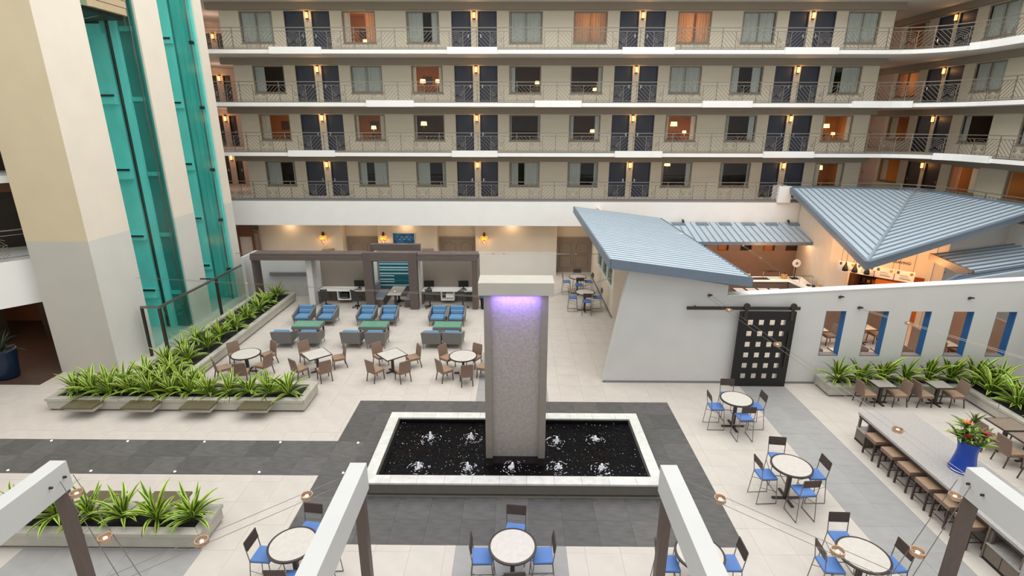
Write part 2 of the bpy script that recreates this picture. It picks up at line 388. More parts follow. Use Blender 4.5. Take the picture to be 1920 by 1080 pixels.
# ------------------------------------------------------------------ railings
PW, ZB, ZT = .75, .13, .94
def panel_hatch(sg):
    m = MB(); n = 7; W = PW-.03; H = ZT-ZB
    step = (W+H)/n/1.0
    for i in range(1, n+1):
        c = i*step-step*.4        # line x+z=c clipped to the rectangle
        p = (min(c, W), c-min(c, W)); q = (c-min(c, H), min(c, H))
        if p[1] > H or q[0] > W: continue
        a, b = (p, q) if sg > 0 else ((W-p[0], p[1]), (W-q[0], q[1]))
        m.bar((a[0]+.015, 0, a[1]+ZB), (b[0]+.015, 0, b[1]+ZB), .016, .022, (0, 1, 0))
    return m.mesh('hatch_panel', METAL)
def panel_fan():
    m = MB(); W = PW-.03; H = ZT-ZB
    def arcs(cx, cz, rs, a0, a1):
        for r in rs:
            n = max(4, int(r*16)); pts = []
            for i in range(n+1):
                t = a0+(a1-a0)*i/n; x, z = cx+r*math.cos(t), cz+r*math.sin(t)
                pts.append((x, z))
            for (x, z), (x2, z2) in zip(pts, pts[1:]):
                if all(-.005 <= v <= W+.005 for v in (x, x2)) and all(-.005 <= v <= H+.005 for v in (z, z2)): m.bar((x+.015, 0, z+ZB), (x2+.015, 0, z2+ZB), .016, .021, (0, 1, 0))
    arcs(W/2, 0, (.10, .18), 0, PI); arcs(0, 0, (.10, .18), 0, PI/2); arcs(W, 0, (.10, .18), PI/2, PI)
    arcs(W/2, .27, (.12, .21, .30, .39, .48), R(-8), R(188)); arcs(0, .27, (.12, .2), R(-30), PI/2); arcs(W, .27, (.12, .2), PI/2, R(210))
    return m.mesh('fan_panel', METAL)
PAN = [panel_fan(), panel_hatch(-1), panel_hatch(1)]
PANN = ['fan_panel', 'hatch_panel', 'hatch_panel']
POSTS = MB().box(-.014, -.014, 0, .014, .014, ZT).mesh('post', METAL); POSTL = MB().box(-.018, -.018, 0, .018, .018, 1.12).mesh('post', METAL)
def railing(path, z, label, start=0, phase=0, end=None):
    t = thing('balcony_railing', label, 'railing', (path[0][0], path[0][1], z), 0, 'gallery railings')
    o = Vector(path[0]); seg = []; s = 0
    for a, b in zip(path, path[1:]):
        l = (Vector(b)-Vector(a)).length; seg.append((s, l, Vector(a), Vector(b))); s += l
    def at(u):
        for s0, l, a, b in seg:
            if u <= s0+l+1e-6: break
        d = (b-a)/l; return a+d*(u-s0), math.atan2(d.y, d.x)
    for nm, zz, hh in (('top_rail', 1.12, .04), ('middle_rail', ZT, .025), ('bottom_rail', ZB, .025)):
        m = MB()
        for _, _, a, b in seg: m.bar((*(a-o), zz), (*(b-o), zz), .05 if zz > 1 else .025, hh)
        m.build(nm, METAL, t)
    n = int((end or s)/PW)
    for i in range(n):
        u = i*PW
        if u < start: continue
        p, ang = at(u); p2, _ = at(min(u+PW, s)); ang = math.atan2(p2.y-p.y, p2.x-p.x); k = (i+phase) % 3
        link(PANN[k], PAN[k], t, (*(p-o), 0), (0, 0, ang))
        link('post', POSTL if k == 2 else POSTS, t, (*(p-o), 0), (0, 0, ang))
    return t
RP = offs(FRONT, .07); RP[0] = (-19.5, RP[0][1])
for i, z in enumerate(LV):
    railing(RP, z, 'grey metal railing with fan and slanted-bar panels along the %s gallery' % LNAME[i], 0, 0)

# ------------------------------------------------------------------ gallery walls with openings
def hole_wall(name, label, m, along, fixed, u0, u1, z0, z1, holes, depth, face):
    """sheet wall with reveals. along 'x': y=fixed; along 'y': x=fixed. depth: reveal depth away from the hall"""
    us = sorted({u0, u1, *[h[0] for h in holes], *[h[1] for h in holes]}); zs = sorted({z0, z1, *[h[2] for h in holes], *[h[3] for h in holes]})
    P = (lambda u, d, z: (u, fixed+d, z)) if along == 'x' else (lambda u, d, z: (fixed+d, u, z))
    b = MB()
    for a, c in zip(us, us[1:]):
        run = None
        for e, g in zip(zs, zs[1:]):
            ins = any(h[0] <= a+1e-6 and h[1] >= c-1e-6 and h[2] <= e+1e-6 and h[3] >= g-1e-6 for h in holes)
            if not ins: b.q(P(a, 0, e), P(c, 0, e), P(c, 0, g), P(a, 0, g))
    for a, c, e, g in holes:
        for k in (((a, e), (a, g)), ((c, g), (c, e)), ((a, g), (c, g)), ((c, e), (a, e))):
            (p, q), (r_, s_) = k; b.q(P(p, 0, q), P(p, depth, q), P(r_, depth, s_), P(r_, 0, s_))
    o = b.build(name, m); return tag(o, label, kind='structure')
CURTM = {}
def curtain_mesh(w, h):
    k = (round(w, 2), round(h, 2))
    if k not in CURTM:
        b = MB(); n = max(6, int(w/.045)); z1 = h; base = 0
        for i in range(n+1):
            x = w*i/n; y = .035*math.sin(i*1.9)+.015*math.sin(i*.7+1)
            b.v += [(x, y, .02), (x, y, h)]
        for i in range(n): b.f.append((2*i, 2*i+2, 2*i+3, 2*i+1)); b.m.append(0)
        CURTM[k] = b
    return CURTM[k]
nwin = [0]; ndoor = [0]
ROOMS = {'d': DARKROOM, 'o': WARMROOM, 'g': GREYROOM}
def window(along, fixed, a, c, e, g, spec, desc):
    """spec = (left curtain share, right share, room key, curtain key, lamps[(u share, z share, size)])"""
    nwin[0] += 1; lc, rc, room, ck, lamps = spec
    t = struct('window_%d' % nwin[0], desc)
    P = (lambda u, d, z: (u, fixed+d, z)) if along == 'x' else (lambda u, d, z: (fixed+d, u, z))
    sg = 1
    fr = MB(); fwid = .07
    for (u0, z0_, u1, z1_) in ((a, e, a+fwid, g), (c-fwid, e, c, g), (a+fwid, g-fwid, c-fwid, g), (a+fwid, e, c-fwid, e+fwid))+((((a+c)/2-.02, e+fwid, (a+c)/2+.02, g-fwid),) if lc+rc > .85 else ()):
        p0 = P(u0, .05, z0_); p1 = P(u1, .11, z1_); fr.box(*p0, *p1)
    fr.build('window_frame', FRAME, t)
    sill = MB().box(*P(a-.04, -.03, e-.05), *P(c+.04, .06, e)).build('sill', FRAME, t)
    pn = MB().q(P(a+fwid, .08, e+fwid), P(c-fwid, .08, e+fwid), P(c-fwid, .08, g-fwid), P(a+fwid, .08, g-fwid)).build('pane', G_CLEAR, t)
    # room
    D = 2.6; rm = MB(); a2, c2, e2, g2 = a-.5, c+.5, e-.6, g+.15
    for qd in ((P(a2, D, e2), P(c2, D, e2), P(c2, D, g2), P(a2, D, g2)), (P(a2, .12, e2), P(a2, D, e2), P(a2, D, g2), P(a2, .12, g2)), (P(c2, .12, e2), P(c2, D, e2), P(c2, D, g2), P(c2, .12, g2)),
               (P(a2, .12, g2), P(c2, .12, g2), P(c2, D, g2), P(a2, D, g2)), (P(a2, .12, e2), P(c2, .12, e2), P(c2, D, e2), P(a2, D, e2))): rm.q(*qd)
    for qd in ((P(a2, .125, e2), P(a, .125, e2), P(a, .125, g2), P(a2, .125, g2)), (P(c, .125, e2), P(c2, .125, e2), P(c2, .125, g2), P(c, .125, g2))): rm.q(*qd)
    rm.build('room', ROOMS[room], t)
    # furniture silhouettes in the rooms: a bed or sofa block with a headboard
    f = MB(); um = a+(c-a)*.55
    f.box(*P(um-.6, 1.3, e2), *P(um+.6, 2.3, e2+.55)).box(*P(um-.6, 2.3, e2), *P(um+.6, 2.45, e2+1.05)); f.build('sofa', BACKD if room != 'o' else REDDOOR, t)
    if room != 'g': MB().box(*P(a+.25, D-.05, e+.6), *P(a+.85, D-.02, e+1.15)).build('picture', GREYROOM, t)
    cm = CURTO if ck == 'o' else CURT
    W = c-a-2*fwid; H = g-e-2*fwid
    for side, sh in (('l', lc), ('r', rc)):
        if sh <= 0: continue
        b = curtain_mesh(W*sh, H); o = link('curtain', b.mesh('curtain', CURTO if (ck == 'o' or (ck == 'm' and side == 'r')) else CURT), t)
        u = a+fwid if side == 'l' else c-fwid-W*sh
        if along == 'x': o.location = P(u, .17, e+fwid)
        else: o.location = P(u+W*sh, .17, e+fwid); o.rotation_euler = (0, 0, -PI/2)
    if ck in 'om': p = P((a+c)/2, .9, g-.6); lamp('room_light', p, 20, (1, .55, .26), .2)
    for (us, zs, sz) in lamps:
        p = P(a+(c-a)*us, 1.2, e+(g-e)*zs)
        mb = MB().lathe([(sz*.8, -sz*.6), (sz, -sz*.6), (sz*.85, sz*.6), (sz*.6, sz*.6)], 12)
        lt = mb.build('lamp_shade', E_LAMP, t, p)
        lampb = MB().tube([(0, 0, -sz*.6), (0, 0, -sz*.6-.5)], .02, 6).lathe([(.09, -sz*.6-.52), (.09, -sz*.6-.48)], 10).build('lamp_stem', BROWNM, t, p)
        lamp('room_light', (p[0], p[1]-.15 if along == 'x' else p[1], p[2]-.1), 22 if room == 'o' else 10, (1, .55, .22), .12)
    return t
def door(along, fixed, a, c, e, g, m, desc, hs=1, depth=.16, sgn=1):
    ndoor[0] += 1; t = struct('door_%d' % ndoor[0], desc)
    P = (lambda u, d, z: (u, fixed+d*sgn, z)) if along == 'x' else (lambda u, d, z: (fixed+d*sgn, u, z))
    MB().box(*P(a, depth-.06, e), *P(c, depth, g)).build('door_leaf', m, t)
    fr = MB()
    for (u0, z0_, u1, z1_) in ((a, e, a+.05, g), (c-.05, e, c, g), (a+.05, g-.05, c-.05, g)): fr.box(*P(u0, .02, z0_), *P(u1, depth-.06, z1_))
    fr.build('door_frame', m, t)
    u = c-.16 if hs > 0 else a+.16
    MB().box(*P(u-.03, depth-.1, e+.92), *P(u+.03, depth-.06, e+1.12)).box(*P(u-.09*(1 if hs > 0 else 0)-.0, depth-.13, e+1.0), *P(u+.09*(0 if hs > 0 else 1), depth-.1, e+1.03)).build('handle', CHROME, t)
    return t
def sconce(p, along, desc):
    t = thing('wall_sconce', desc, 'wall lamp', p, 0 if along == 'x' else -PI/2, 'amber sconces on the gallery walls')
    MB().box(-.07, -.03, -.22, .07, 0, .22).build('back_plate', BROWNM, t)
    MB().box(-.06, -.13, -.16, .06, -.05, .14).build('shade', E_SCONCE, t)
    MB().box(-.075, -.15, .14, .075, -.03, .17).build('cap', BROWNM, t); MB().box(-.075, -.15, -.19, .075, -.03, -.16).build('cap', BROWNM, t)
    l = lamp('sconce_light', (p[0], p[1]-.28, p[2]) if along == 'x' else (p[0]-.28, p[1], p[2]), 7, (1, .5, .18), .07)
    return t
YW = 33.8
DOORS = [(-13.3, -12.16), (-11.74, -10.69), (-3.76, -2.65), (-2.26, -1.17), (5.81, 6.9), (7.28, 8.41), (15.36, 16.48), (16.86, 18.0)]
WINS = [(-15.88, -13.99), (-10.0, -8.1), (-6.34, -4.46), (-.47, 1.44), (3.2, 5.12), (9.1, 11.01), (12.76, 14.67), (18.67, 20.51)]
SX = [1.0, 1.0, 1.0, 1.024]; DH = [2.14, 2.16, 2.17, 2.33]
SPEC = {
 3: [(.5, .5, 'd', 'g', []), (.2, .3, 'o', 'm', [(.5, .15, .16)]), (.5, .22, 'g', 'g', []), (.5, .5, 'd', 'g', []), (.55, .45, 'o', 'o', []), (.5, .42, 'o', 'o', [(.45, .28, .17)]), (.5, .5, 'g', 'g', []), (.5, .5, 'g', 'g', [])],
 2: [(.34, 0, 'd', 'g', []), (.5, .5, 'g', 'g', []), (.12, .1, 'o', 'g', [(.25, .5, .18), (.75, .5, .16)]), (.16, 0, 'd', 'g', [(.9, .45, .14)]), (0, .1, 'd', 'g', [(.86, .2, .14)]), (.5, .5, 'g', 'g', []), (.25, .3, 'd', 'g', []), (.14, .6, 'd', 'g', [])],
 1: [(.3, 0, 'o', 'g', [(.85, .62, .12)]), (.1, .15, 'o', 'g', [(.45, .5, .17)]), (.06, 0, 'd', 'g', [(.22, .66, .2)]), (.05, .05, 'd', 'g', []), (.12, .14, 'd', 'g', [(.84, .38, .15)]), (.08, .14, 'o', 'g', [(.45, .66, .22), (.82, .35, .13)]), (.1, .2, 'd', 'g', []), (.06, .12, 'o', 'g', [(.5, .6, .2), (.78, .3, .12)])],
 0: [(.5, .08, 'd', 'g', []), (.25, .48, 'g', 'g', []), (.45, .1, 'd', 'g', []), (.28, .5, 'd', 'g', []), (.42, .1, 'g', 'g', []), (.05, .15, 'g', 'g', [(.35, .88, .2)]), (.1, .05, 'd', 'g', []), (.2, .15, 'o', 'g', [(.5, .75, .22)])]}
WD = ['curtained', 'partly curtained']
for i, z in enumerate(LV):
    zt = z+DH[i]; sx = SX[i]; zc = (LV[i+1]-.2) if i < 3 else TOP
    holes = [(a*sx, c*sx, z, zt) for a, c in DOORS]+[(a*sx, c*sx, z+.62, zt) for a, c in WINS]
    hole_wall('wall_back_%d' % (i+1), 'taupe back wall of the %s gallery' % LNAME[i], TAUPE, 'x', YW, -17.0*sx, 21.5*(1.015 if i == 3 else 1), z, zc, holes, .14, -1)
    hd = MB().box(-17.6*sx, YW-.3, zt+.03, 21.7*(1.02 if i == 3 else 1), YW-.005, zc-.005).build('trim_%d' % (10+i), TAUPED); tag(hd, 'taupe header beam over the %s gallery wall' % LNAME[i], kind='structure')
    for k, (a, c) in enumerate(DOORS):
        door('x', YW, a*sx, c*sx, z, zt, BLUE, 'dark blue guest room door on the %s gallery, %s from the left' % (LNAME[i], ORD[k]), 1 if k % 2 == 0 else -1)
        if k % 2 == 0:
            n = DOORS[k+1][0]; sconce(((c+n)/2*sx, YW, z+1.96 if i < 3 else z+2.1), 'x', 'amber wall sconce, %s gallery, between the %s pair of blue doors from left' % (LNAME[i], ORD[k//2]))
    for k, (a, c) in enumerate(WINS):
        window('x', YW, a*sx, c*sx, z+.62, zt, SPEC[i][k], 'guest room window on the %s gallery, %s from the left' % (LNAME[i], ORD[k]))
    # side faces of the block, recess corridors behind
    e = MB()
    e.q((-17.0*sx, YW, z), (-17.0*sx, 43, z), (-17.0*sx, 43, zc), (-17.0*sx, YW, zc)).q((21.5, YW, z), (21.5, 43, z), (21.5, 43, zc), (21.5, YW, zc))
    tag(e.build('wall_return_%d' % (i+1), TAUPE), 'side faces of the room block, %s gallery' % LNAME[i], kind='structure')
    b = hole_wall('wall_recess_%d' % (i+1), 'pale end wall of the left corridor, %s gallery' % LNAME[i], WINGP, 'x', 40.6, -27, -17, z, zc, [(-22.15, -21.75, z, z+2.16), (-21.3, -20.75, z, z+2.16)], .14, -1)
    for q, (a, c) in enumerate(((-22.15, -21.75), (-21.3, -20.75))): door('x', 40.6, a, c, z, z+2.16, DARKDOOR, 'dark door at the end of the left corridor, %s gallery, %s' % (LNAME[i], ('left', 'right')[q]))
    lamp('corridor_light', (-19.6, 37.0, zc-1.0), 34, (1, .66, .5), .25)
    tag(MB().q((21.4, 43, z), (26, 43, z), (26, 43, zc), (21.4, 43, zc)).build('wall_corridor_%d' % (i+1), WINGP), 'end wall of the right corridor, %s gallery' % LNAME[i], kind='structure')
    lamp('corridor_light', (23.2, 39.2, zc-1.0), 26, (1, .74, .6), .25)
    sconce((-21.52, 40.6, z+1.96), 'x', 'amber wall sconce in the left corridor of the %s gallery' % LNAME[i])
    # right wing
    XW = 25.8
    wd = [(32.94, 34.2), (34.5, 35.78)]; ww = [(30.14, 32.18), (36.5, 38.5), (26.2, 28.4), (22.2, 24.4)]; wp = [(38.85, 40.5)]
    holes = [(a, c, z, zt) for a, c in wd+wp]+[(a, c, z+.62, zt) for a, c in ww]
    hole_wall('wall_right_%d' % (i+1), 'taupe wall of the right wing, %s gallery' % LNAME[i], TAUPE, 'y', XW, 14, 43, z, zc, holes, .14, -1)
    hd = MB().box(XW-.3, 14, zt+.03, XW-.005, 43, zc-.005).build('trim_%d' % (20+i), TAUPED); tag(hd, 'taupe header beam of the right wing, %s gallery' % LNAME[i], kind='structure')
    for k, (a, c) in enumerate(wd): door('y', XW, a, c, z, zt, BLUE if i > 0 else DARKDOOR, 'dark door in the right wing, %s gallery, %s of the pair' % (LNAME[i], ('right', 'left')[k]), 1 if k else -1)
    door('y', XW, *wp[0], z, zt, PINKDOOR, 'pale door at the corner of the right wing, %s gallery' % LNAME[i])
    sconce((XW, 34.35, z+1.96 if i < 3 else z+2.1), 'y', 'amber wall sconce between two dark doors of the right wing, %s gallery' % LNAME[i])
    ws = {3: [(.5, .5, 'g', 'g', []), (.3, .1, 'o', 'g', [(.6, .4, .15)])], 2: [(.5, .5, 'g', 'g', []), (.5, .4, 'o', 'o', [])],
          1: [(.0, .18, 'd', 'g', []), (.1, .4, 'o', 'g', [(.5, .3, .2)])], 0: [(.3, .3, 'o', 'm', []), (.1, .3, 'o', 'g', [(.6, .4, .13)])]}[i]
    window('y', XW, *ww[0], z+.62, zt, ws[0], 'guest room window in the right wing, %s gallery' % LNAME[i])
    window('y', XW, *ww[1], z+.62, zt, ws[1], 'window near the corner of the right wing, %s gallery' % LNAME[i])
    window('y', XW, *ww[2], z+.62, zt, (0, .04, 'o', 'g', [(.72, .6, .22)]) if i == 0 else (.3, .3, 'd', 'g', []), 'front window of the right wing, %s gallery' % LNAME[i])
    window('y', XW, *ww[3], z+.62, zt, (.5, .5, 'g', 'g', []), 'far front window of the right wing, %s gallery' % LNAME[i])

# ------------------------------------------------------------------ left wing (beyond the elevator tower)
LP = [(-24.5, 11.6), (-18.1, 19.0)]
LB = [(-18.1, 24), (-34, 24), (-34, 11.6)]
tag(MB().prism(LP+LB, 2.75, 4.45).build('slab_5', WHITE), 'white balcony parapet of the left wing', kind='structure')
tag(MB().prism(LP+LB, 7.25, 7.5).build('slab_6', WHITE), 'upper balcony slab of the left wing', kind='structure')
tag(MB().prism(LP+LB, 10.0, 10.25).build('slab_7', WHITE), 'second upper balcony slab of the left wing', kind='structure')
LR = [(-24.4, 11.75), (-18.15, 18.98)]
railing(LR, 4.45, 'grey metal railing on the left wing balcony beside the elevator tower', phase=1)
railing(LR, 7.5, 'grey metal railing on the upper left wing balcony at the picture edge', phase=1)
m = MB().q((-33, 14, 0), (-33, 24, 0), (-33, 24, 14), (-33, 14, 14)).q((-34, 24, 0), (-17.8, 24, 0), (-17.8, 24, 2.75), (-34, 24, 2.75))
tag(m.build('wall_left_lobby', LOBBY), 'brown lobby wall under the left wing', kind='structure')
m = MB().q((-27, 16, 4.45), (-18.2, 22.5, 4.45), (-18.2, 22.5, 10), (-27, 16, 10))
tag(m.build('wall_left_wing', LOBBYD), 'dark wall behind the left wing balconies', kind='structure')
tag(MB().bar((-26.8, 16.1, 6.95), (-18.3, 22.38, 6.95), .1, .55).build('trim_30', LOBBY), 'brown band over the dark left wing wall', kind='structure')
tag(MB().box(-34, 23.2, 0, -29, 24, 2.7).box(-24.2, 20.6, 0, -22.6, 21.6, 2.75).box(-21.3, 21.9, 0, -20.6, 22.6, 2.75).build('wall_lobby_piers', LOBBYD), 'dark lobby piers', kind='structure')
tag(MB().q((-22.2, 14.2, 0), (-34, 14.2, 0), (-34, 14.2, 2.8), (-24, 14.2, 2.8)).build('wall_lobby_side', LOBBYD), 'side wall of the lobby', kind='structure')
lamp('lobby_fill', (-21.5, 20.0, 2.3), 40, (1, .62, .4), .2); lamp('lobby_fill', (-27, 20, 2.3), 50, (1, .6, .36), .2)  # fill lamps without fittings, added to lift the dark lobby
# ------------------------------------------------------------------ elevator tower
TW = twotone('tower_paint', (206, 205, 198), (226, 217, 201), 5.2); TWF = twotone('tower_front_shaded_paint', (186, 183, 172), (205, 190, 158), 5.2)  # TWF: darker copy of TW, shade of the front side put into the colour
tw = thing('elevator_tower', 'cream and grey elevator tower with teal glass shafts left of the planters', 'elevator tower')
MB().box(-17.75, 18.5, 0, -15.5, 20.65, 19).build('pillar', TW, tw)
MB().box(-17.76, 18.485, 0, -15.5, 18.5, 19).build('front_shade_facing', TWF, tw)  # thin sheet carrying the painted-in shade of the tower front
MB().box(-18.0, 23.52, 0, -15.5, 25.05, 19).build('pillar', TW, tw)
MB().box(-18.0, 27.82, 0, -15.5, 28.55, 19).build('pillar', TW, tw)
MB().box(-18.2, 20.6, 0, -18.0, 28.55, 19).build('back_wall_panel', TEALM, tw)
# first shaft: everything stands against the far pillar
MB().box(-18.0, 23.3, 0, -16.74, 23.52, 19).build('wall_panel', TEAL, tw)
MB().box(-16.74, 23.4, 0, -16.5, 23.52, 19).build('dark_slot', BLACK, tw)
MB().tube([(-16.62, 23.36, 0), (-16.62, 23.36, 19)], .025, 6).build('cable', STEEL, tw)
MB().box(-16.48, 23.22, 0, -16.24, 23.52, 19).build('guide_rail', TEAL, tw)
MB().box(-16.24, 23.42, 0, -15.6, 23.52, 19).build('wall_panel', TEALD, tw)
for z0, z1 in ((15.4, 15.85), (12.75, 13.2), (10.05, 10.45), (6.96, 7.42), (4.25, 4.5), (1.5, 1.95)):
    MB().box(-17.98, 23.1, z0, -16.76, 23.3, z1).build('bracket', TEAL, tw)
    MB().box(-17.3, 23.05, z1-.1, -16.76, 23.1, z1-.02).build('bracket_slot', BLACK, tw)
    MB().box(-16.2, 23.36, z0+.12, -15.7, 23.42, z0+.3).build('tie_bar', TEALM, tw)
MB().tube([(-15.68, 23.3, 0), (-15.68, 23.3, 19)], .035, 6).build('mullion', STEEL, tw)
# second shaft
MB().box(-18.0, 27.6, 0, -16.63, 27.82, 19).build('wall_panel', TEAL, tw)
MB().box(-16.63, 27.66, 0, -16.55, 27.82, 19).build('dark_slot', TEALD, tw)
for a, c in ((-16.55, -16.28), (-16.27, -16.02), (-16.01, -15.74)): MB().box(a, 27.7, 0, c, 27.82, 19).build('wall_panel', TEALM, tw)
MB().box(-15.74, 27.62, 0, -15.58, 27.82, 19).build('guide_rail', TEAL, tw)
MB().tube([(-15.7, 27.5, 0), (-15.7, 27.5, 19)], .035, 6).build('mullion', STEEL, tw)
for z0, z1 in ((15.6, 15.95), (12.96, 13.26), (10.01, 10.34), (6.99, 7.37), (4.4, 4.57), (1.7, 2.0)):
    MB().box(-17.98, 27.45, z0, -16.6, 27.6, z1).build('bracket', TEAL, tw)
    MB().box(-17.2, 27.42, z1-.12, -16.65, 27.45, z1-.03).build('bracket_slot', BLACK, tw)
    MB().box(-15.72, 27.35, z0-.05, -15.55, 27.5, z0+.1).build('glass_clamp', BLACK, tw)
for y0, y1 in ((20.66, 23.5), (25.06, 27.8)): MB().q((-15.56, y0, .05), (-15.56, y1, .05), (-15.56, y1, 19), (-15.56, y0, 19)).build('glass_pane', G_TEAL, tw)
for y_ in (22.0, 26.3):
    for z_ in (1.2, 4.0, 6.8, 9.6, 12.2, 15.0): lamp('shaft_fill', (-16.6, y_-.9 if y_ < 24 else y_-.8, z_), 7, (.95, 1, 1), .15)  # unseen fill lamps, added to brighten the teal panels
cab = thing('elevator_cab', 'tan louvred underside of an elevator cab high in the left shaft', 'elevator', (-16.4, 22.0, 13.3))
for k in range(5):
    z0 = .05+k*.27; pts = [(-.9, -1.15), (.75, -1.15), (.95, -.85), (.95, 1.0), (.75, 1.25), (-.9, 1.25)]
    s = .97+.012*k; MB().prism([(x*s, y*s) for x, y in pts], z0, z0+.25).build('louvre', TANS, cab)
MB().box(-.85, -1.0, -.1, .7, 1.05, .05).build('underside', BLACK, cab)
MB().bar((.0, -1.0, -.5), (.6, .2, -.02), .03, .03).bar((.72, 1.0, -.3), (.72, 1.0, 0), .08, .08).build('brace', STEEL, cab)

# glass rail in front of the tower
gr = thing('glass_screen', 'frameless glass screen with dark posts and handrail before the elevator shafts', 'glass screen', (-14.5, 20, 0))
for y in (0, 4.2, 8.7): MB().box(-.05, y-.05, 0, .05, y+.05, 2.12).build('post', DARKM, gr)
MB().box(-.76, -.05, 0, -.68, .05, 2.12).build('post', DARKM, gr)
MB().box(-.76, 8.65, 0, -.68, 8.75, 2.12).build('post', DARKM, gr)
MB().box(-.05, -.05, 2.12, .05, 8.75, 2.2).box(-.76, -.05, 2.12, -.05, .05, 2.2).box(-.76, 8.65, 2.12, -.05, 8.75, 2.2).build('handrail', STEEL, gr)
MB().box(-.75, 4.16, 2.1, -.05, 4.2, 2.16).build('brace', DARKM, gr)
for a, c in ((.06, 4.14), (4.26, 8.64)): MB().q((0, a, .05), (0, c, .05), (0, c, 2.1), (0, a, 2.1)).build('glass_pane', G_RAIL, gr)
MB().q((-.67, 8.7, .05), (-.06, 8.7, .05), (-.06, 8.7, 2.1), (-.67, 8.7, 2.1)).build('glass_pane', G_RAIL, gr)

# ------------------------------------------------------------------ ground floor back wall
GW = twotone('ground_wall_paint', (214, 212, 206), (206, 190, 168), 1.55)
m = MB(); y = 32.5; H = 3.38
for a, c in ((-16.2, -11.0), (-8.74, -5.02), (-2.58, 2.55)): m.q((a, y, 0), (c, y, 0), (c, y, H), (a, y, H))
for x in (-11.0, -8.74, -5.02, -2.58, 2.55, -16.2): m.q((x, y, 0), (x, 33.4, 0), (x, 33.4, H), (x, y, H))
m.q((-28, 33.4, 0), (-16.2, 33.4, 0), (-16.2, 33.4, H), (-28, 33.4, H))
for a, c in ((-11, -8.74), (-5.02, -2.58), (2.55, 26)): m.q((a, 33.4, 2.32), (c, 33.4, 2.32), (c, 33.4, H), (a, 33.4, H))
m.q((4.9, 33.4, 0), (26, 33.4, 0), (26, 33.4, 2.32), (4.9, 33.4, 2.32))
tag(m.build('wall_back_ground', GW), 'cream ground floor back wall with recesses', kind='structure')
for k, (a, c) in enumerate(((-11, -8.74), (-5.02, -2.58), (2.55, 4.9))):
    t = struct('door_%d' % (200+k), 'carved taupe double door in the %s recess' % ORD[k]); mid = (a+c)/2
    MB().box(a, 33.3, 0, a+.12, 33.4, 2.32).box(c-.12, 33.3, 0, c, 33.4, 2.32).box(a+.12, 33.3, 2.2, c-.12, 33.4, 2.32).build('door_frame', RECDOOR, t)
    for u0, u1 in ((a+.12, mid-.01), (mid+.01, c-.12)):
        lf = MB().box(u0, 33.36, 0, u1, 33.4, 2.2).build('door_leaf', RECDOOR, t)
        pm = MB(); cx = (u0+u1)/2; wv = (u1-u0)*.36
        pts = [(cx-wv, 33.35, 1.25)]+[(cx-wv*math.cos(PI*q/8), 33.35, 1.7+wv*.7*math.sin(PI*q/8)) for q in range(9)]+[(cx+wv, 33.35, 1.25)]
        pm.tube(pts, .02, 4, True); pm.tube([(cx-wv, 33.35, .3), (cx-wv, 33.35, 1.1), (cx+wv, 33.35, 1.1), (cx+wv, 33.35, .3)], .02, 4, True); pm.build('moulding', RECDOOR, lf)
t = struct('door_210', 'walnut door with glass pane at the far left of the ground floor')
MB().box(-17.75, 32.5, 0, -17.55, 32.62, 3.0).box(-16.75, 32.5, 0, -16.5, 32.62, 3.0).box(-17.55, 32.5, 2.7, -16.75, 32.62, 3.3).build('door_frame', REDDOOR, t)
MB().box(-17.55, 32.54, 0, -16.75, 32.6, 1.0).box(-17.55, 32.54, 2.45, -16.75, 32.6, 2.7).build('door_leaf', REDDOOR, t)
MB().box(-17.53, 32.56, 1.0, -16.77, 32.58, 2.45).build('pane', PINKDOOR, t)
t = struct('door_211', 'carved walnut door leaf standing open at the far left')
MB().box(-.3, -.03, 0, .3, .03, 3.0).build('door_leaf', REDDOOR, t)
for z0, z1 in ((.3, 1.4), (1.6, 2.75)): MB().box(-.2, -.05, z0, .2, -.03, z1).build('door_panel', RECDOOR, t)
t.location = (-16.2, 32.1, 0); t.rotation_euler = (0, 0, R(-35))
for x in (-14.2, -9.9, -6.9, -3.8, -.3, 3.6):
    d = MB().lathe([(.12, 0), (.12, .012)], 16).build('ceiling_downlight', E_WHITE, None, (x, 32.0, 3.386)); tag(d, 'small recessed downlight under the white parapet, x', 'downlight')
    d['label'] = 'small recessed downlight in the soffit above the ' + {-14.2: 'left end of the back wall', -9.9: 'first carved door recess', -6.9: 'blue painting', -3.8: 'second carved door recess', -.3: 'wide pale pillar behind the fountain', 3.6: 'third carved door recess'}[x]
    lamp('downlight', (x, 32.0, 3.3), 15, (1, .72, .46), .08)
for k, x in enumerate((-12.15, -8.36, -2.02)):
    t = thing('lantern_sconce', 'iron wall lantern with two amber globes, ' + ('left of the first carved recess', 'beside the blue painting', 'on the wide pillar behind the fountain')[k], 'wall lantern', (x, 32.5, 2.35), 0, None)
    MB().box(-.05, -.05, -.1, .05, 0, .4).bar((0, -.02, .2), (0, -.18, .3), .03, .03).build('bracket', BROWNM, t)
    MB().lathe([(.02, .22), (.09, .26), (.06, .36), (.05, .46), (.01, .48)], 10, (0, -.16)).build('cap', BLACK, t)
    for sx in (-1, 1):
        MB().lathe([(.04, -.02), (.12, .04), (.14, .12), (.11, .2), (.05, .24)], 10, (sx*.11, -.17)).build('amber_globe', E_AMBER, t)
    MB().tube([(-.1, -.16, 0), (-.09, -.16, -.22), (-.05, -.16, -.3), (.05, -.16, -.3), (.09, -.16, -.22), (.1, -.16, 0)], .014, 5).build('scroll', BROWNM, t)
    lamp('lantern_light', (x, 32.15, 2.3), 9, (1, .6, .25), .08)
t = thing('wall_painting', 'framed blue seascape painting on the cream back wall', 'painting', (-7.1, 32.5, 2.38))
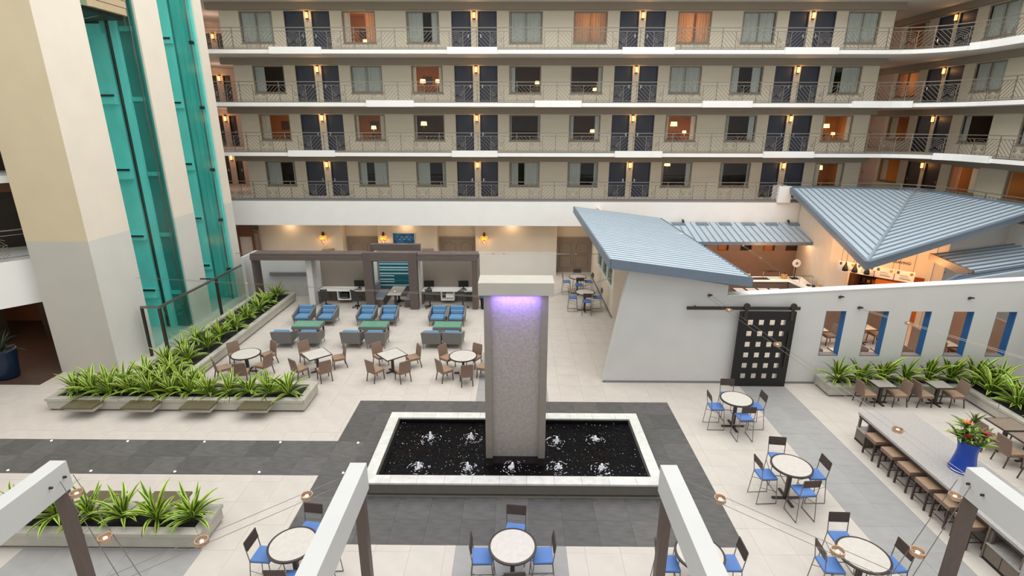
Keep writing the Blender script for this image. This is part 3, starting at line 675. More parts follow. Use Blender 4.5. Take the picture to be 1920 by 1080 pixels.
MB().box(-.72, -.05, -.38, .72, 0, -.33).box(-.72, -.05, .33, .72, 0, .38).box(-.72, -.05, -.33, -.67, 0, .33).box(.67, -.05, -.33, .72, 0, .33).build('frame', CAPM, t)
sea = mat('seascape_paint', (30, 84, 124), .5, .9, 2.2, stretch=(1, 1, 3)); MB().box(-.67, -.03, -.33, .67, -.005, .33).build('canvas', sea, t)
fm = MB()
for k in range(16): x = -.5+.06*k; fm.box(x, -.033, .02+.1*math.sin(k*1.3), x+.05, -.031, .045+.1*math.sin(k*1.3))
fm.build('wave_crests', CURT, t)
for k, (x, n) in enumerate(((-11.9, 'below the left wall lantern'), (-5.6, 'right of the blue painting'))):
    tag(MB().box(x-.35, 32.15, 1.62, x+.35, 32.5, 1.74).box(x-.3, 32.2, 1.4, x-.24, 32.5, 1.62).box(x+.24, 32.2, 1.4, x+.3, 32.5, 1.62).build('console_shelf', RECDOOR), 'grey console shelf on the back wall ' + n, 'shelf')

# ------------------------------------------------------------------ business booths under the dark wood canopy
for k, (a, c) in enumerate(((-13.6, -7.83), (-5.08, -1.98))):
    t = thing('wood_canopy', 'dark zebra wood canopy beam %s the booth portal' % ('left of', 'right of')[k], 'canopy', (a, 25.9, 2.62))
    MB().box(0, 0, 0, c-a, .12, .22).build('front_board', DWOOD, t); MB().box(0, .1, .22, c-a, .95, .3).build('top_board', DWOOD, t)
    MB().box(0, .06, .22, c-a, .1, .34).build('edge_board', DWOOD, t)
    MB().box(0, .85, -.02, c-a, .95, .22).build('back_board', DWOOD, t)
    if k: MB().box(c-a-.3, 0.02, -2.62, c-a-.02, .95, 0).build('post', DWOODV, t)
    else: MB().box(0, 0.1, -2.62, .12, .8, 0).build('post', DWOODV, t)
t = thing('booth_portal', 'tall dark zebra wood portal framing the dining booth', 'portal', (-6.455, 25.86, 0))
for s in (-1, 1): MB().box(s*1.37, 0, 0, s*.93, .35, 3.04).build('post', DWOODV, t)
MB().box(-.93, 0, 2.62, .93, .35, 3.04).build('lintel', DWOOD, t); MB().box(-.93, .35, 2.5, .93, 1.2, 2.6).build('ceiling_board', DWOOD, t)
MB().box(-1.6, 2.3, 2.4, 1.15, 2.6, 2.97).build('back_crown', DWOOD, t)
for s in (-1, 1): MB().box(s*1.36, .36, 0, s*1.24, 2.3, 2.6).build('side_panel', WHITE, t)
MB().box(-1.24, 2.2, 0, 1.24, 2.3, 2.6).build('back_panel', TPANEL, t)
art = thing('striped_wall_art', 'teal and white striped art panel at the back of the booth', 'wall art', (-6.75, 28.02, .55))
SA = mat('stripe_teal', (36, 118, 130), .5, .06, 6); SB = mat('stripe_deep_teal', (20, 92, 106), .5, .06, 6); SC = mat('stripe_pale', (206, 226, 226), .5, .03, 6)
zz = .02
for k in range(21):
    h = (.09, .06, .14, .05)[k % 4]; mm = (SA, SC, SB, SC)[k % 4]
    w2 = 1.66 if not (2 < k < 9 and k % 2) else .8
    MB().box(-.83, -.02, zz, -.83+w2, .0 if k % 2 else .01, zz+h).build('stripe', mm, art)
    if w2 < 1: MB().box(-.03, -.02, zz, .83, .01, zz+h).build('stripe', SB, art)
    zz += h
for s, nm in ((-1, 'left'), (1, 'right')):
    t = thing('booth_bench', 'grey upholstered booth bench on the %s of the booth table' % nm, 'bench', (-6.455+s*.88, 26.95, 0))
    MB().box(-.33, -.75, 0, .33, .95, .38).build('base', DWOODV, t); MB().cushion((0, .1, .44), (.64, 1.68, .12)).build('seat', SEAT_G, t)
    MB().cushion((s*.27, .1, .75), (.12, 1.68, .55)).build('backrest', SEAT_G, t)
t = thing('booth_table', 'pale rectangular booth table on a dark pedestal between grey benches', 'table', (-6.4, 26.8, 0))
MB().box(-.36, -.75, .72, .36, .75, .76).build('tabletop', TOPL, t)
for y in (-.4, .4): MB().box(-.05, y-.05, .04, .05, y+.05, .72).build('column', RIM, t); MB().box(-.28, y-.05, 0, .28, y+.05, .04).box(-.05, y-.25, 0, .05, y+.25, .04).build('foot', RIM, t)
m = MB().box(-14.3, 28.1, 0, -10.85, 28.2, 2.6).box(-10.95, 26.3, 0, -10.65, 28.2, 2.6).box(-14.45, 26.6, 0, -14.3, 28.2, 2.6).box(-10.65, 27.5, 0, -7.83, 27.6, .1)
tag(m.build('wall_partition_1', WALLW), 'white partition walls of the left booth bay', kind='structure')
tag(MB().box(-13.7, 27.95, 1.2, -11.2, 28.1, 1.4).build('trim_40', JAMBD), 'grey ledge on the white booth wall', kind='structure')
for k, (a, c) in enumerate(((-10.65, -7.83), (-5.08, -1.98))):
    tag(MB().box(a, 27.5, 0, c, 27.6, 2.62).build('wall_partition_%d' % (k+2), TPANEL), 'taupe felt back wall of the %s desk bay' % ('left', 'right')[k], kind='structure')
tag(MB().box(-5.2, 26.2, 0, -5.08, 27.5, 2.6).build('wall_partition_4', WHITE), 'white end panel of the right desk bay', kind='structure')
def cube_dim(): pass
for k, (a, c) in enumerate(((-10.6, -7.9), (-5.05, -2.3))):
    side = ('left', 'right')[k]; L_ = c-a
    t = thing('work_desk', 'long white-topped desk in the %s business bay' % side, 'desk', (a, 26.72, 0))
    MB().box(0, 0, .71, L_, .76, .76).build('worktop', WHITE, t); MB().box(.02, .55, 0, L_-.02, .6, .71).build('modesty_panel', GWOOD, t)
    for x in (.0, L_-.06): MB().box(x, .05, 0, x+.06, .7, .71).build('side_panel', GWOOD, t)
    cub = MB().box(L_/2-.36, .02, .22, L_/2-.32, .55, .71).box(L_/2+.32, .02, .22, L_/2+.36, .55, .71).box(L_/2-.32, .02, .22, L_/2+.32, .55, .26).build('cubby', WHITE, t)
    p = thing('printer', ('dark printer in the cubby of the left desk', 'white paper box in the cubby of the right desk')[k], ('printer', 'box')[k], (a+L_/2+(.0 if k == 0 else .1), 26.98, .26))
    p.name = ('printer', 'paper_box')[k]
    MB().cushion((0, 0, .17 if k == 0 else .16), (.42, .36, .3), r=.1).build('body', BLACK if k == 0 else WHITE, p); MB().box(-.18, -.2, .05, .18, -.17, .12).build('tray', GREYROOM if k == 0 else CAPM, p)
def monitor(x, desc):
    t = thing('monitor', desc, 'monitor', (x, 27.15, .76), R(random.uniform(-6, 6)), 'monitors on the white desks')
    MB().box(-.27, -.02, .1, .27, .02, .45).build('screen', BLACK, t); MB().box(-.03, .0, .01, .03, .04, .2).build('stem', BLACK, t); MB().box(-.12, -.08, 0, .12, .1, .012).build('base', BLACK, t)
    MB().box(-.2, -.33, .0, .2, -.2, .02).build('keyboard', BLACK, thing('keyboard', 'black keyboard in front of the ' + desc, 'keyboard', (x, 27.15, .76)))
monitor(-8.5, 'black monitor on the left desk'); monitor(-4.72, 'black monitor at the left end of the right desk'); monitor(-2.85, 'black monitor at the right end of the right desk')
oc = thing('office_chair', 'black mesh office chair at the left end of the left desk', 'office chair', (-10.1, 26.3, 0), R(8), 'office chairs at the white desks')
MB().cushion((0, 0, .47), (.46, .44, .07)).build('seat', OFFICE, oc)
m = MB()
for i in range(5):
    z = .56+i*.1; m.box(-.22+.01*i, -.22-.02*i, z, .22-.01*i, -.2-.02*i, z+.085)
m.build('backrest', OFFICE, oc)
for s in (-1, 1): MB().tube([(s*.25, .08, .47), (s*.27, .08, .66), (s*.27, -.12, .68)], .018, 5).build('armrest', BLACK, oc)
MB().tube([(0, 0, .1), (0, 0, .45)], .03, 8).build('column', BLACK, oc)
for k in range(5):
    a = 2*PI*k/5+.3; lg = MB().bar((0, 0, .11), (.28*math.cos(a), .28*math.sin(a), .07), .04, .03).build('leg', BLACK, oc)
    MB().lathe([(.03, .0), (.03, .05)], 8, (.28*math.cos(a), .28*math.sin(a))).build('caster', BLACK, lg)
dup(oc, (-8.35, 26.15, 0), R(-28), 'black mesh office chair beside the booth portal at the left desk')
dup(oc, (-4.55, 26.2, 0), R(2), 'black mesh office chair at the left end of the right desk')
dup(oc, (-2.8, 26.15, 0), R(-12), 'black mesh office chair at the right end of the right desk')
tb = thing('litter_bin', 'dark bin with a blue bag beside the right canopy post', 'bin', (-1.65, 26.1, 0))
MB().lathe([(.2, 0), (.24, .7)], 12).build('body', BLACK, tb); MB().lathe([(.25, .62), (.26, .78), (.2, .8)], 12).build('bag', JAMBB, tb)

# ------------------------------------------------------------------ fountain
fo = thing('fountain', 'rectangular fountain basin with a tall metal water column', 'fountain', (0, 0, 0))
x0, y0, x1, y1 = BAS
MB().box(x0+.08, y0+.08, 0, x1-.08, y0+.3, .08).box(x0+.08, y1-.3, 0, x1-.08, y1-.08, .08).box(x0+.08, y0+.3, 0, x0+.3, y1-.3, .08).box(x1-.3, y0+.3, 0, x1-.08, y1-.3, .08).build('kick_plinth', BLACK, fo)
MB().box(x0, y0, .08, x1, y0+.3, .37).box(x0, y1-.3, .08, x1, y1, .37).box(x0, y0+.3, .08, x0+.3, y1-.3, .37).box(x1-.3, y0+.3, .08, x1, y1-.3, .37).build('basin_wall', PLINTH, fo)
def stones(a, b, fixed, axis, w_):
    L_ = b-a; n = max(1, round(L_/.74))
    for i in range(n):
        u0 = a+L_*i/n+.003; u1 = a+L_*(i+1)/n-.003; g = .37; h = .42+random.uniform(-.002, .002)
        (MB().box(u0, fixed, g, u1, fixed+w_, h) if axis == 'x' else MB().box(fixed, u0, g, fixed+w_, u1, h)).build('coping_stone', COPE, fo)
stones(x0-.02, x1+.02, y0-.02, 'x', .33); stones(x0-.02, x1+.02, y1-.31, 'x', .33); stones(y0+.31, y1-.31, x0-.02, 'y', .29); stones(y0+.31, y1-.31, x1-.27, 'y', .29)
MB().box(x0+.27, y0+.3, .0, x1-.27, y1-.3, .06).box(x0+.27, y0+.3, .06, x0+.29, y1-.3, .37).box(x1-.29, y0+.3, .06, x1-.27, y1-.3, .37).box(x0+.29, y0+.3, .06, x1-.29, y0+.31, .37).box(x0+.29, y1-.32, .06, x1-.29, y1-.31, .37).build('basin_lining', BLACKT, fo)
wm = bpy.data.materials.new('pool_water'); wm.use_nodes = True; nt = wm.node_tree; N = nt.nodes; L = nt.links; N.remove(N['Principled BSDF'])
tr = N.new('ShaderNodeBsdfTransparent'); tr.inputs[0].default_value = (.42, .42, .44, 1); gl = N.new('ShaderNodeBsdfGlossy'); gl.inputs['Roughness'].default_value = .08; gl.inputs[0].default_value = (.9, .9, .95, 1)
fr = N.new('ShaderNodeFresnel'); fr.inputs[0].default_value = 1.2; mx = N.new('ShaderNodeMixShader'); tc = N.new('ShaderNodeTexCoord'); nz = N.new('ShaderNodeTexNoise'); nz.inputs['Scale'].default_value = 9; nz.inputs['Detail'].default_value = 4
bp = N.new('ShaderNodeBump'); bp.inputs['Strength'].default_value = .5; bp.inputs['Distance'].default_value = .05
L.new(tc.outputs['Object'], nz.inputs[0]); L.new(nz.outputs['Fac'], bp.inputs['Height']); L.new(bp.outputs[0], gl.inputs['Normal']); L.new(bp.outputs[0], fr.inputs['Normal'])
L.new(fr.outputs[0], mx.inputs[0]); L.new(tr.outputs[0], mx.inputs[1]); L.new(gl.outputs[0], mx.inputs[2]); L.new(mx.outputs[0], N['Material Output'].inputs[0])
tag(MB().q((x0+.28, y0+.3, .3), (x1-.28, y0+.3, .3), (x1-.28, y1-.3, .3), (x0+.28, y1-.3, .3)).build('water', wm, fo), kind='stuff')
# column: side piers, recessed water wall, cap
for s in (-1, 1): MB().box(s*.83, 12.7, .06, s*.64, 13.3, 5.15).build('pier', COLP, fo)
MB().box(-.64, 12.8, .06, .64, 13.2, 5.15).build('water_wall', COLM, fo)
MB().box(-.96, 12.62, 5.15, .96, 13.36, 5.48).build('cap', CAPM, fo); MB().box(-.64, 12.72, 5.1, .64, 12.8, 5.15).build('led_strip', emis('violet_led', (120, 90, 255), .5), fo)
lamp('column_led', (0, 12.6, 5.1), 26, (.3, .2, 1), (1.1, .05), 'AREA', (R(8), 0, 0))
b = MB()
for k in range(520):
    x = random.uniform(x0+.35, x1-.35); y = random.uniform(y0+.4, y1-.4); r = random.choice((.004, .006, .008, .012)); 
    if abs(x) < .9 and 12.6 < y < 13.4: continue
    b.q((x-r, y, .304), (x, y-r, .304), (x+r, y, .304), (x, y+r, .304))
tag(b.build('surface_bubbles', FOAM, fo), kind='stuff')
b = MB()
for cx, cy, n in ((-3.1, 13.4, 80), (-2.0, 13.2, 40), (2.5, 13.3, 80), (2.2, 12.9, 40), (-1.4, 13.6, 20), (1.1, 13.2, 20)):
    for k in range(n):
        x = random.gauss(cx, .28); y = random.gauss(cy, .2); r = .014; b.lathe([(r, .062), (r, .066)], 6, (x, y))
tag(b.build('coins', COIN, fo), kind='stuff')
JET = [(-2.54, 13.62), (-1.32, 13.64), (1.22, 13.5), (2.38, 13.62), (-2.64, 12.2), (-1.3, 12.2), (-.08, 12.26), (1.18, 12.26), (2.36, 12.24)]
JN = ['back row left', 'back row second from left', 'back row right of the column', 'back row right end', 'front row left', 'front row second from left', 'front row in front of the column', 'front row second from right', 'front row right end']
for k, (x, y) in enumerate(JET):
    t = thing('water_jet', 'low foaming white water jet in the fountain basin, ' + JN[k], 'water jet', (x, y, .3), random.uniform(0, 6), 'foaming jets in the basin')
    hgt = random.uniform(.13, .26); b = MB()
    b.lathe([(.06, 0), (.05, hgt*.3), (.035, hgt*.7), (.03, hgt*.9), (.012, hgt)], 9)
    for q in range(26):
        a = random.uniform(0, 6.28); r = random.uniform(.03, .12); z = random.uniform(.0, hgt*.6)*(1-r*4 if r < .2 else 0); s_ = random.uniform(.008, .02)
        b.cushion((r*math.cos(a), r*math.sin(a), max(.01, z)), (s_*2, s_*2, s_*2), r=.3)
    b.build('spout', FOAM, t, smooth=True)
    rp = MB()
    for q in range(30):
        a = random.uniform(0, 6.28); r = random.choice((.12, .17, .22, .27, .3))*random.uniform(.9, 1.1); da = random.uniform(.12, .4)
        pts = [(r*math.cos(a+da*i/4), r*math.sin(a+da*i/4)) for i in range(5)]; wv = random.uniform(.006, .014)
        for (ax, ay), (bx, by) in zip(pts, pts[1:]): rp.q((ax, ay, .005), (bx, by, .005), (bx*(1+wv/r), by*(1+wv/r), .005), (ax*(1+wv/r), ay*(1+wv/r), .005))
    tag(rp.build('ripples', FOAM, t), kind='stuff')
for k, (x, y) in enumerate([(x, 13.84) for x in (-16.57, -14.22, -11.87, -9.51, -7.18, -4.8)]+[(x, 12.4) for x in (-14.22, -11.88, -9.52, -7.15, -4.8)]):
    t = thing('floor_uplight', 'small round floor light in the dark slate strip, %s row, %s from the left' % (('far', 'near')[k > 5], ORD[k if k < 6 else k-6]), 'floor light', (x, y, 0), 0, 'floor lights in the slate strip')
    MB().lathe([(.05, -.01), (.05, .006), (.04, .008)], 12).build('trim_ring', CHROME, t); MB().lathe([(.03, .004), (.028, .011)], 12).build('lens', E_WHITE, t)

# ------------------------------------------------------------------ planters
def planter(name, label, runs, inner, rim=.24):
    """runs: outer rectangles (one outline, given as polygon); inner: soil polygon"""
    t = thing(name, label, 'planter'); return t
def ring(poly, ins, z0, z1):
    b = MB(); n = len(poly)
    for i in range(n):
        j = (i+1) % n
        b.hexa([(*poly[i], z0), (*poly[j], z0), (*ins[j], z0), (*ins[i], z0), (*poly[i], z1), (*poly[j], z1), (*ins[j], z1), (*ins[i], z1)])
    return b
def inset(poly, d):
    n = len(poly); o = []
    for i in range(n):
        p, q, r_ = Vector(poly[i-1]), Vector(poly[i]), Vector(poly[(i+1) % n])
        a = (q-p).normalized(); c = (r_-q).normalized(); na = Vector((-a.y, a.x)); nc = Vector((-c.y, c.x)); bis = na+nc; bis = bis*(d/ max(.3, bis.dot(na))) if bis.length else na*d
        o.append((q.x+bis.x, q.y+bis.y))
    return o
def planter(label, poly):
    t = thing('stone_planter', label, 'planter', (*poly[0], 0)); o = poly[0]; P = [(x-o[0], y-o[1]) for x, y in poly]
    ring(inset(P, .04), inset(P, .18), 0, .07).build('base_course', PLINTH, t)
    ring(P, inset(P, .18), .07, .36).build('wall', PLANT_L, t)
    Q = inset(P, -.03); I = inset(P, .2)
    for i in range(len(P)):
        j = (i+1) % len(P); L_ = (Vector(Q[j])-Vector(Q[i])).length; n = max(1, int(L_/1.2))
        for k in range(n):
            f = lambda A, B, s: (A[0]+(B[0]-A[0])*s, A[1]+(B[1]-A[1])*s)
            a, c = f(Q[i], Q[j], k/n+.0015), f(Q[i], Q[j], (k+1)/n-.0015); e, g = f(I[i], I[j], k/n+.0015), f(I[i], I[j], (k+1)/n-.0015)
            MB().hexa([(*a, .36), (*c, .36), (*g, .36), (*e, .36), (*a, .45), (*c, .45), (*g, .45), (*e, .45)]).build('coping_stone', COPE if False else PLANT_L, t)
    S = inset(P, .1); tag(MB().prism(S, .05, .37).build('bark_mulch', SOIL, t), kind='stuff')
    return t
planter('L-shaped stone planter in front of the elevator tower', [(-15.8, 15.6), (-7.12, 15.6), (-7.12, 16.92), (-12.1, 16.92), (-12.1, 27.3), (-14.2, 27.3), (-14.2, 16.92), (-15.8, 16.92)])
planter('low stone planter in the left foreground beside the slate strip', [(-12.3, 9.6), (-7.15, 9.6), (-7.15, 10.55), (-12.3, 10.55)])
planter('L-shaped stone planter under the restaurant windows', [(11.18, 16.88), (15.88, 16.88), (15.88, 11.2), (17.6, 11.2), (17.6, 17.8), (11.18, 17.8)])
def bench(x0, x1, y0, y1, label, back):
    t = thing('stone_bench', label, 'bench', ((x0+x1)/2, (y0+y1)/2, 0), 0, 'olive stone benches on the planters'); w, d = x1-x0, y1-y0
    MB().box(-w/2, -d/2, .37, w/2, d/2, .43).build('seat_slab', BENCH, t)
    s = 1 if back else -1
    MB().box(-w/2+.04, -d/2+(.08 if back else 0), .24, w/2-.04, d/2-(0 if back else .08), .37).build('support_slab', PLANT_L, t)
for k, (a, c) in enumerate(((-14.85, -13.83), (-12.9, -11.87), (-10.98, -9.98), (-9.09, -8.11))):
    bench(a, c, 15.05, 15.58, 'olive stone bench on the front of the L-shaped planter, %s from the left' % ORD[k], 1)
for k, (a, c) in enumerate(((-10.75, -9.8), (-9.1, -8.15))):
    bench(a, c, 10.585, 11.05, 'olive stone bench behind the foreground planter, %s of two' % ('left', 'right')[k], 0)

# plants: rosettes of arching striped leaves, each leaf its own object
def leaf_mesh(L_, W, lift, droop, name='leaf', mats=(LEAFD, LEAFL), fold=.25):
    b = MB(); n = 6; x = 0; z = 0; a = lift; rows = []
    for i in range(n+1):
        s = i/n; wd = W*(.45+1.6*s if s < .35 else 1.01*(1-((s-.35)/.65)**2.2)+.0)*.5; wd = max(wd, .002)
        rows.append((x, z, wd, a)); x += L_/n*math.cos(a); z += L_/n*math.sin(a); a -= droop/n*(.4+1.2*s)
    for x, z, wd, a in rows:
        for k in (-1, -.45, 0, .45, 1): b.v.append((x-math.sin(a)*abs(k)*wd*fold, k*wd, z+math.cos(a)*abs(k)*wd*fold))
    for i in range(n):
        for k in range(4):
            b.f.append((i*5+k, i*5+5+k, i*5+6+k, i*5+1+k)); b.m.append(1 if k in (0, 3) else 0)
    return b.mesh(name, list(mats))
LEAVES = [leaf_mesh(l, wv*1.25, R(e), R(d)) for l, wv, e, d in ((.78, .085, 72, 40), (.82, .08, 60, 75), (.76, .09, 45, 85), (.7, .085, 28, 75), (.62, .08, 12, 55), (.85, .085, 66, 55), (.74, .09, 36, 95), (.66, .08, 80, 25))]
LEAVES_S = [leaf_mesh(l, wv, R(e), R(d), mats=(LEAFP, LEAFP)) for l, wv, e, d in ((.8, .04, 75, 60), (.75, .04, 50, 100), (.7, .04, 30, 90))]
CORE = MB().tube([(0, 0, 0), (.0, .0, .16)], .045, 7, taper=[1, .7]).mesh('stem', LEAFD)
def plant(x, y, label, group, s=1.0, n=30, z=.38, lv=None, wall=False):
    t = thing('dracaena', label, 'plant', (x, y, z), 0, group); t.scale = (s, s, s)
    link('stem', CORE, t); LVS = lv or LEAVES
    for i in range(n):
        a = i*2.39996+random.uniform(-.3, .3)
        if wall and math.sin(a) > .35: a = -a+random.uniform(-.2, .2)
        q = random.choice((0, 5, 7, 1)) if i < n*.35 else random.choice((1, 2, 3, 6, 4, 5)); me = LVS[q % len(LVS)]
        o = link('leaf', me, t, (.02*math.cos(a), .02*math.sin(a), .06+.1*(1-i/n)), (random.uniform(-.35, .35), random.uniform(-.12, .12), a)); k = random.uniform(.8, 1.15); o.scale = (k, k, k)
    return t
g1 = 'striped plants in the L-shaped planter by the tower'
for k in range(12): plant(-15.2+k*.68+random.uniform(-.08, .08), 16.0+random.uniform(-.06, .08), 'striped dracaena, front row of the L-shaped planter, %s from the left' % ORD[k], g1, random.uniform(.92, 1.1))
for k in range(7): plant(-15.0+k*.62, 16.55+random.uniform(-.06, .06), 'striped dracaena, second row of the L-shaped planter, %s from the left' % ORD[k], g1, random.uniform(.9, 1.1), 24)
for k in range(9): plant(-12.75+random.uniform(-.1, .1), 17.55+k*1.12, 'striped dracaena in the long arm of the L-shaped planter, %s from its near end' % ORD[k], g1, random.uniform(.98, 1.14))
for k in range(4): plant(-13.6+random.uniform(-.1, .1), 17.3+k*1.1, 'striped dracaena close against the glass screen, %s from its near end' % ORD[k], g1, .95, 22)
for k in range(6): plant(-11.6+k*.81, 10.05+random.uniform(-.04, .06), 'striped dracaena in the foreground planter, %s from its left end' % ORD[k], 'striped plants in the foreground planter', random.uniform(.98, 1.12))
g3 = 'striped plants in the planter under the restaurant windows'
for k, (x, y) in enumerate(((11.65, 17.3), (12.5, 17.36), (13.3, 17.38), (14.1, 17.33), (14.95, 17.38), (15.75, 17.38), (16.6, 17.3), (17.2, 17.0), (16.4, 16.4), (17.1, 16.0), (16.5, 15.5), (17.2, 15.0), (16.6, 14.5))):
    plant(x, y, 'striped dracaena under the restaurant windows, %s from the left' % ORD[k], g3, random.uniform(1.15, 1.32), 30, wall=k < 7)
pp = thing('potted_palm', 'dark leafy plant in a navy glazed pot in the dim lobby at far left', 'potted plant', (-19.4, 18.0, 0))
MB().lathe([(.3, 0), (.36, .1), (.4, .6), (.46, 1.1), (.48, 1.15), (.42, 1.15), (.4, 1.05)], 20).build('pot', NAVYPOT, pp, smooth=True)
for i in range(40): o = link('leaf', LEAVES_S[i % 3], pp, (0, 0, 1.05), (random.uniform(-.3, .3), random.uniform(-.5, .2), i*2.4)); o.scale = (1.15, 1.15, 1.15)

# ================================================================== RESTAURANT (right)
def zt_(x): return 3.44+(x-7.55)*.059
b = MB(); y0, y1 = 17.9, 18.15
b.prismY([(3.28, 0), (8.1, 0), (8.1, zt_(8.1)), (7.55, 3.44), (7.55, 3.84), (3.99, 4.41)], y0, y1)
b.prismY([(8.1, 2.8), (9.85, 2.8), (9.85, zt_(9.85)), (8.1, zt_(8.1))], y0, y1)
RW = [(11.17, 11.9), (12.69, 13.43), (14.22, 14.96), (15.74, 16.48), (17.28, 18.01)]
px = 9.85
for a, c in RW:
    b.prismY([(px, 0), (a, 0), (a, zt_(a)), (px, zt_(px))], y0, y1)
    b.prismY([(a, 0), (c, 0), (c, 1.13), (a, 1.13)], y0, y1); b.prismY([(a, 2.89), (c, 2.89), (c, zt_(c)), (a, zt_(a))], y0, y1); px = c
b.prismY([(px, 0), (19, 0), (19, zt_(19)), (px, zt_(px))], y0, y1)
tag(b.build('wall_right_restaurant', WALLW), 'white slant-edged restaurant wall with five window openings', kind='structure')
b = MB().box(3.27, 17.87, 0, 7.97, 17.9, .07).box(10.0, 17.87, 0, 11.18, 17.9, .07); tag(b.build('baseboard_right', JAMBD), 'grey baseboard of the restaurant wall', kind='structure')
b = MB(); cap = [(7.55, 3.44), (19, zt_(19))]; b.hexa([(7.53, 17.87, 3.44), (19, 17.87, zt_(19)), (19, 18.28, zt_(19)), (7.53, 18.28, 3.44), (7.53, 17.87, 3.47), (19, 17.87, zt_(19)+.03), (19, 18.28, zt_(19)+.03), (7.53, 18.28, 3.47)])
tag(b.build('trim_50', WHITE), 'white coping on the restaurant wall', kind='structure')
for k, (a, c) in enumerate(RW):
    t = struct('window_%d' % (300+k), 'restaurant window opening with a blue right jamb, %s from the left' % ORD[k])
    MB().box(c-.03, 17.91, 1.17, c, 18.16, 2.88).build('jamb', JAMBB, t); MB().box(a, 17.91, 1.17, a+.03, 18.16, 2.88).build('jamb', JAMBD, t)
    MB().box(a, 17.9, 1.13, c, 18.17, 1.17).build('sill', JAMBD, t)
tag(MB().box(18.55, 13, 0, 18.75, 17.9, 4.0).build('wall_right_return', WALLW), 'white return wall at the right edge', kind='structure')
# sliding barn door
t = struct('door_220', 'dark sliding barn door with a grid of small square panes'); Y = 17.62
xs = [7.97, 8.29, 8.49, 8.68, 8.88, 9.07, 9.27, 9.46, 9.66, 9.97]; zs = [0.02, .32, .53, .74, .95, 1.16, 1.37, 1.58, 1.79, 2.0, 2.21, 2.43, 2.64, 2.95]
b = MB()
for i in range(9):
    for j in range(13):
        if i % 2 == 1 and j % 2 == 1: continue
        b.box(xs[i], Y, zs[j], xs[i+1], Y+.06, zs[j+1])
b.build('door_leaf', BLACK, t)
for i in (1, 3, 5, 7):
    for j in (1, 3, 5, 7, 9, 11): MB().box(xs[i], Y+.025, zs[j], xs[i+1], Y+.035, zs[j+1]).build('pane', G_CLEAR, t)
for x in (8.17, 9.82): MB().box(x-.06, Y-.03, 2.62, x+.06, Y, 3.2).tube([(x, Y-.04, 3.16), (x, Y+.02, 3.16)], .11, 16).build('hanger', DARKM, t)
MB().box(9.78, Y-.06, .8, 9.82, Y-.02, 2.2).build('handle', DARKM, t)
t = struct('trim_51', 'dark steel track of the sliding barn door')
MB().box(6.08, 17.66, 3.0, 10.1, 17.72, 3.11).box(6.4, 17.72, 3.03, 6.45, 17.9, 3.08).box(10.0, 17.72, 3.03, 10.05, 17.9, 3.08).build('track', DARKM, t)
tag(MB().box(13.9, 22.9, 0, 17.4, 23.05, 1.35).box(18.2, 18.2, 0, 18.3, 21.5, 2.3).box(16.7, 19.0, 0, 16.8, 20.8, 1.2).build('wall_partition_10', RBACK), 'brown half-height partitions in the dining room', kind='structure')
# glass-side annex wall
b = MB().box(4.8, 24.8, 0, 5.0, 32.5, 1.4).box(4.8, 24.8, 2.57, 5.0, 32.5, 4.55).box(4.8, 30.0, 1.4, 5.0, 32.5, 2.57).box(4.8, 24.8, 1.4, 5.0, 25.05, 2.57).box(5.0, 24.8, 0, 8.0, 25.0, 4.3)
tag(b.build('wall_right_annex', CREAM), 'cream annex wall with a strip of three windows', kind='structure')
tag(MB().box(4.77, 24.78, 0, 4.8, 32.5, .12).build('baseboard_annex', JAMBD), 'grey baseboard of the annex wall', kind='structure')
t = struct('window_310', 'strip of three green-tinted windows in the annex wall')
for k in range(3):
    a = 25.05+k*1.65
    MB().box(4.76, a, 1.4, 4.86, a+.07, 2.57).box(4.76, a+1.58, 1.4, 4.86, a+1.65, 2.57).box(4.76, a+.07, 2.5, 4.86, a+1.58, 2.57).box(4.76, a+.07, 1.4, 4.86, a+1.58, 1.47).build('window_frame', WHITE, t)
    MB().box(4.83, a+.07, 1.47, 4.84, a+1.58, 2.5).build('pane', mat('green_tint_glass', (60, 92, 78), .1, .2, 1.2), t)
# ---- shed roof
t = thing('shed_roof', 'blue-grey ribbed metal shed roof in front of the annex', 'roof', (3.24, 17.45, 4.85)); WX, WY = 4.86, 11.95; dz = -.63; n = 34
for i in range(n):
    a, c = WY*i/n, WY*(i+1)/n
    MB().hexa([(0, a, -.06), (WX, a, dz-.06), (WX, c, dz-.06), (0, c, -.06), (0, a, -.03), (WX, a, dz-.03), (WX, c-.05, dz+.03), (0, c-.05, .03)]).build('roof_panel', ROOF, t)
    MB().hexa([(0, c-.05, -.05), (WX, c-.05, dz-.05), (WX, c, dz-.05), (0, c, -.05), (0, c-.05, .045), (WX, c-.05, dz+.045), (WX, c, dz+.045), (0, c, .045)]).build('seam', ROOFS, t)
MB().hexa([(-.02, -.06, -.28), (WX, -.06, dz-.28), (WX, -.01, dz-.28), (-.02, -.01, -.28), (-.02, -.06, .06), (WX, -.06, dz+.06), (WX, 0, dz+.06), (-.02, 0, .06)]).build('eave_board', ROOFE, t)
MB().box(-.07, -.06, -.28, -.01, WY, .05).build('gable_board', ROOFE, t); MB().box(WX, -.06, dz-.28, WX+.05, WY, dz+.05).build('gutter', ROOFE, t)
MB().q((0, 0, -.1), (WX, 0, dz-.1), (WX, WY, dz-.1), (0, WY, -.1)).build('soffit', WALLW, t)
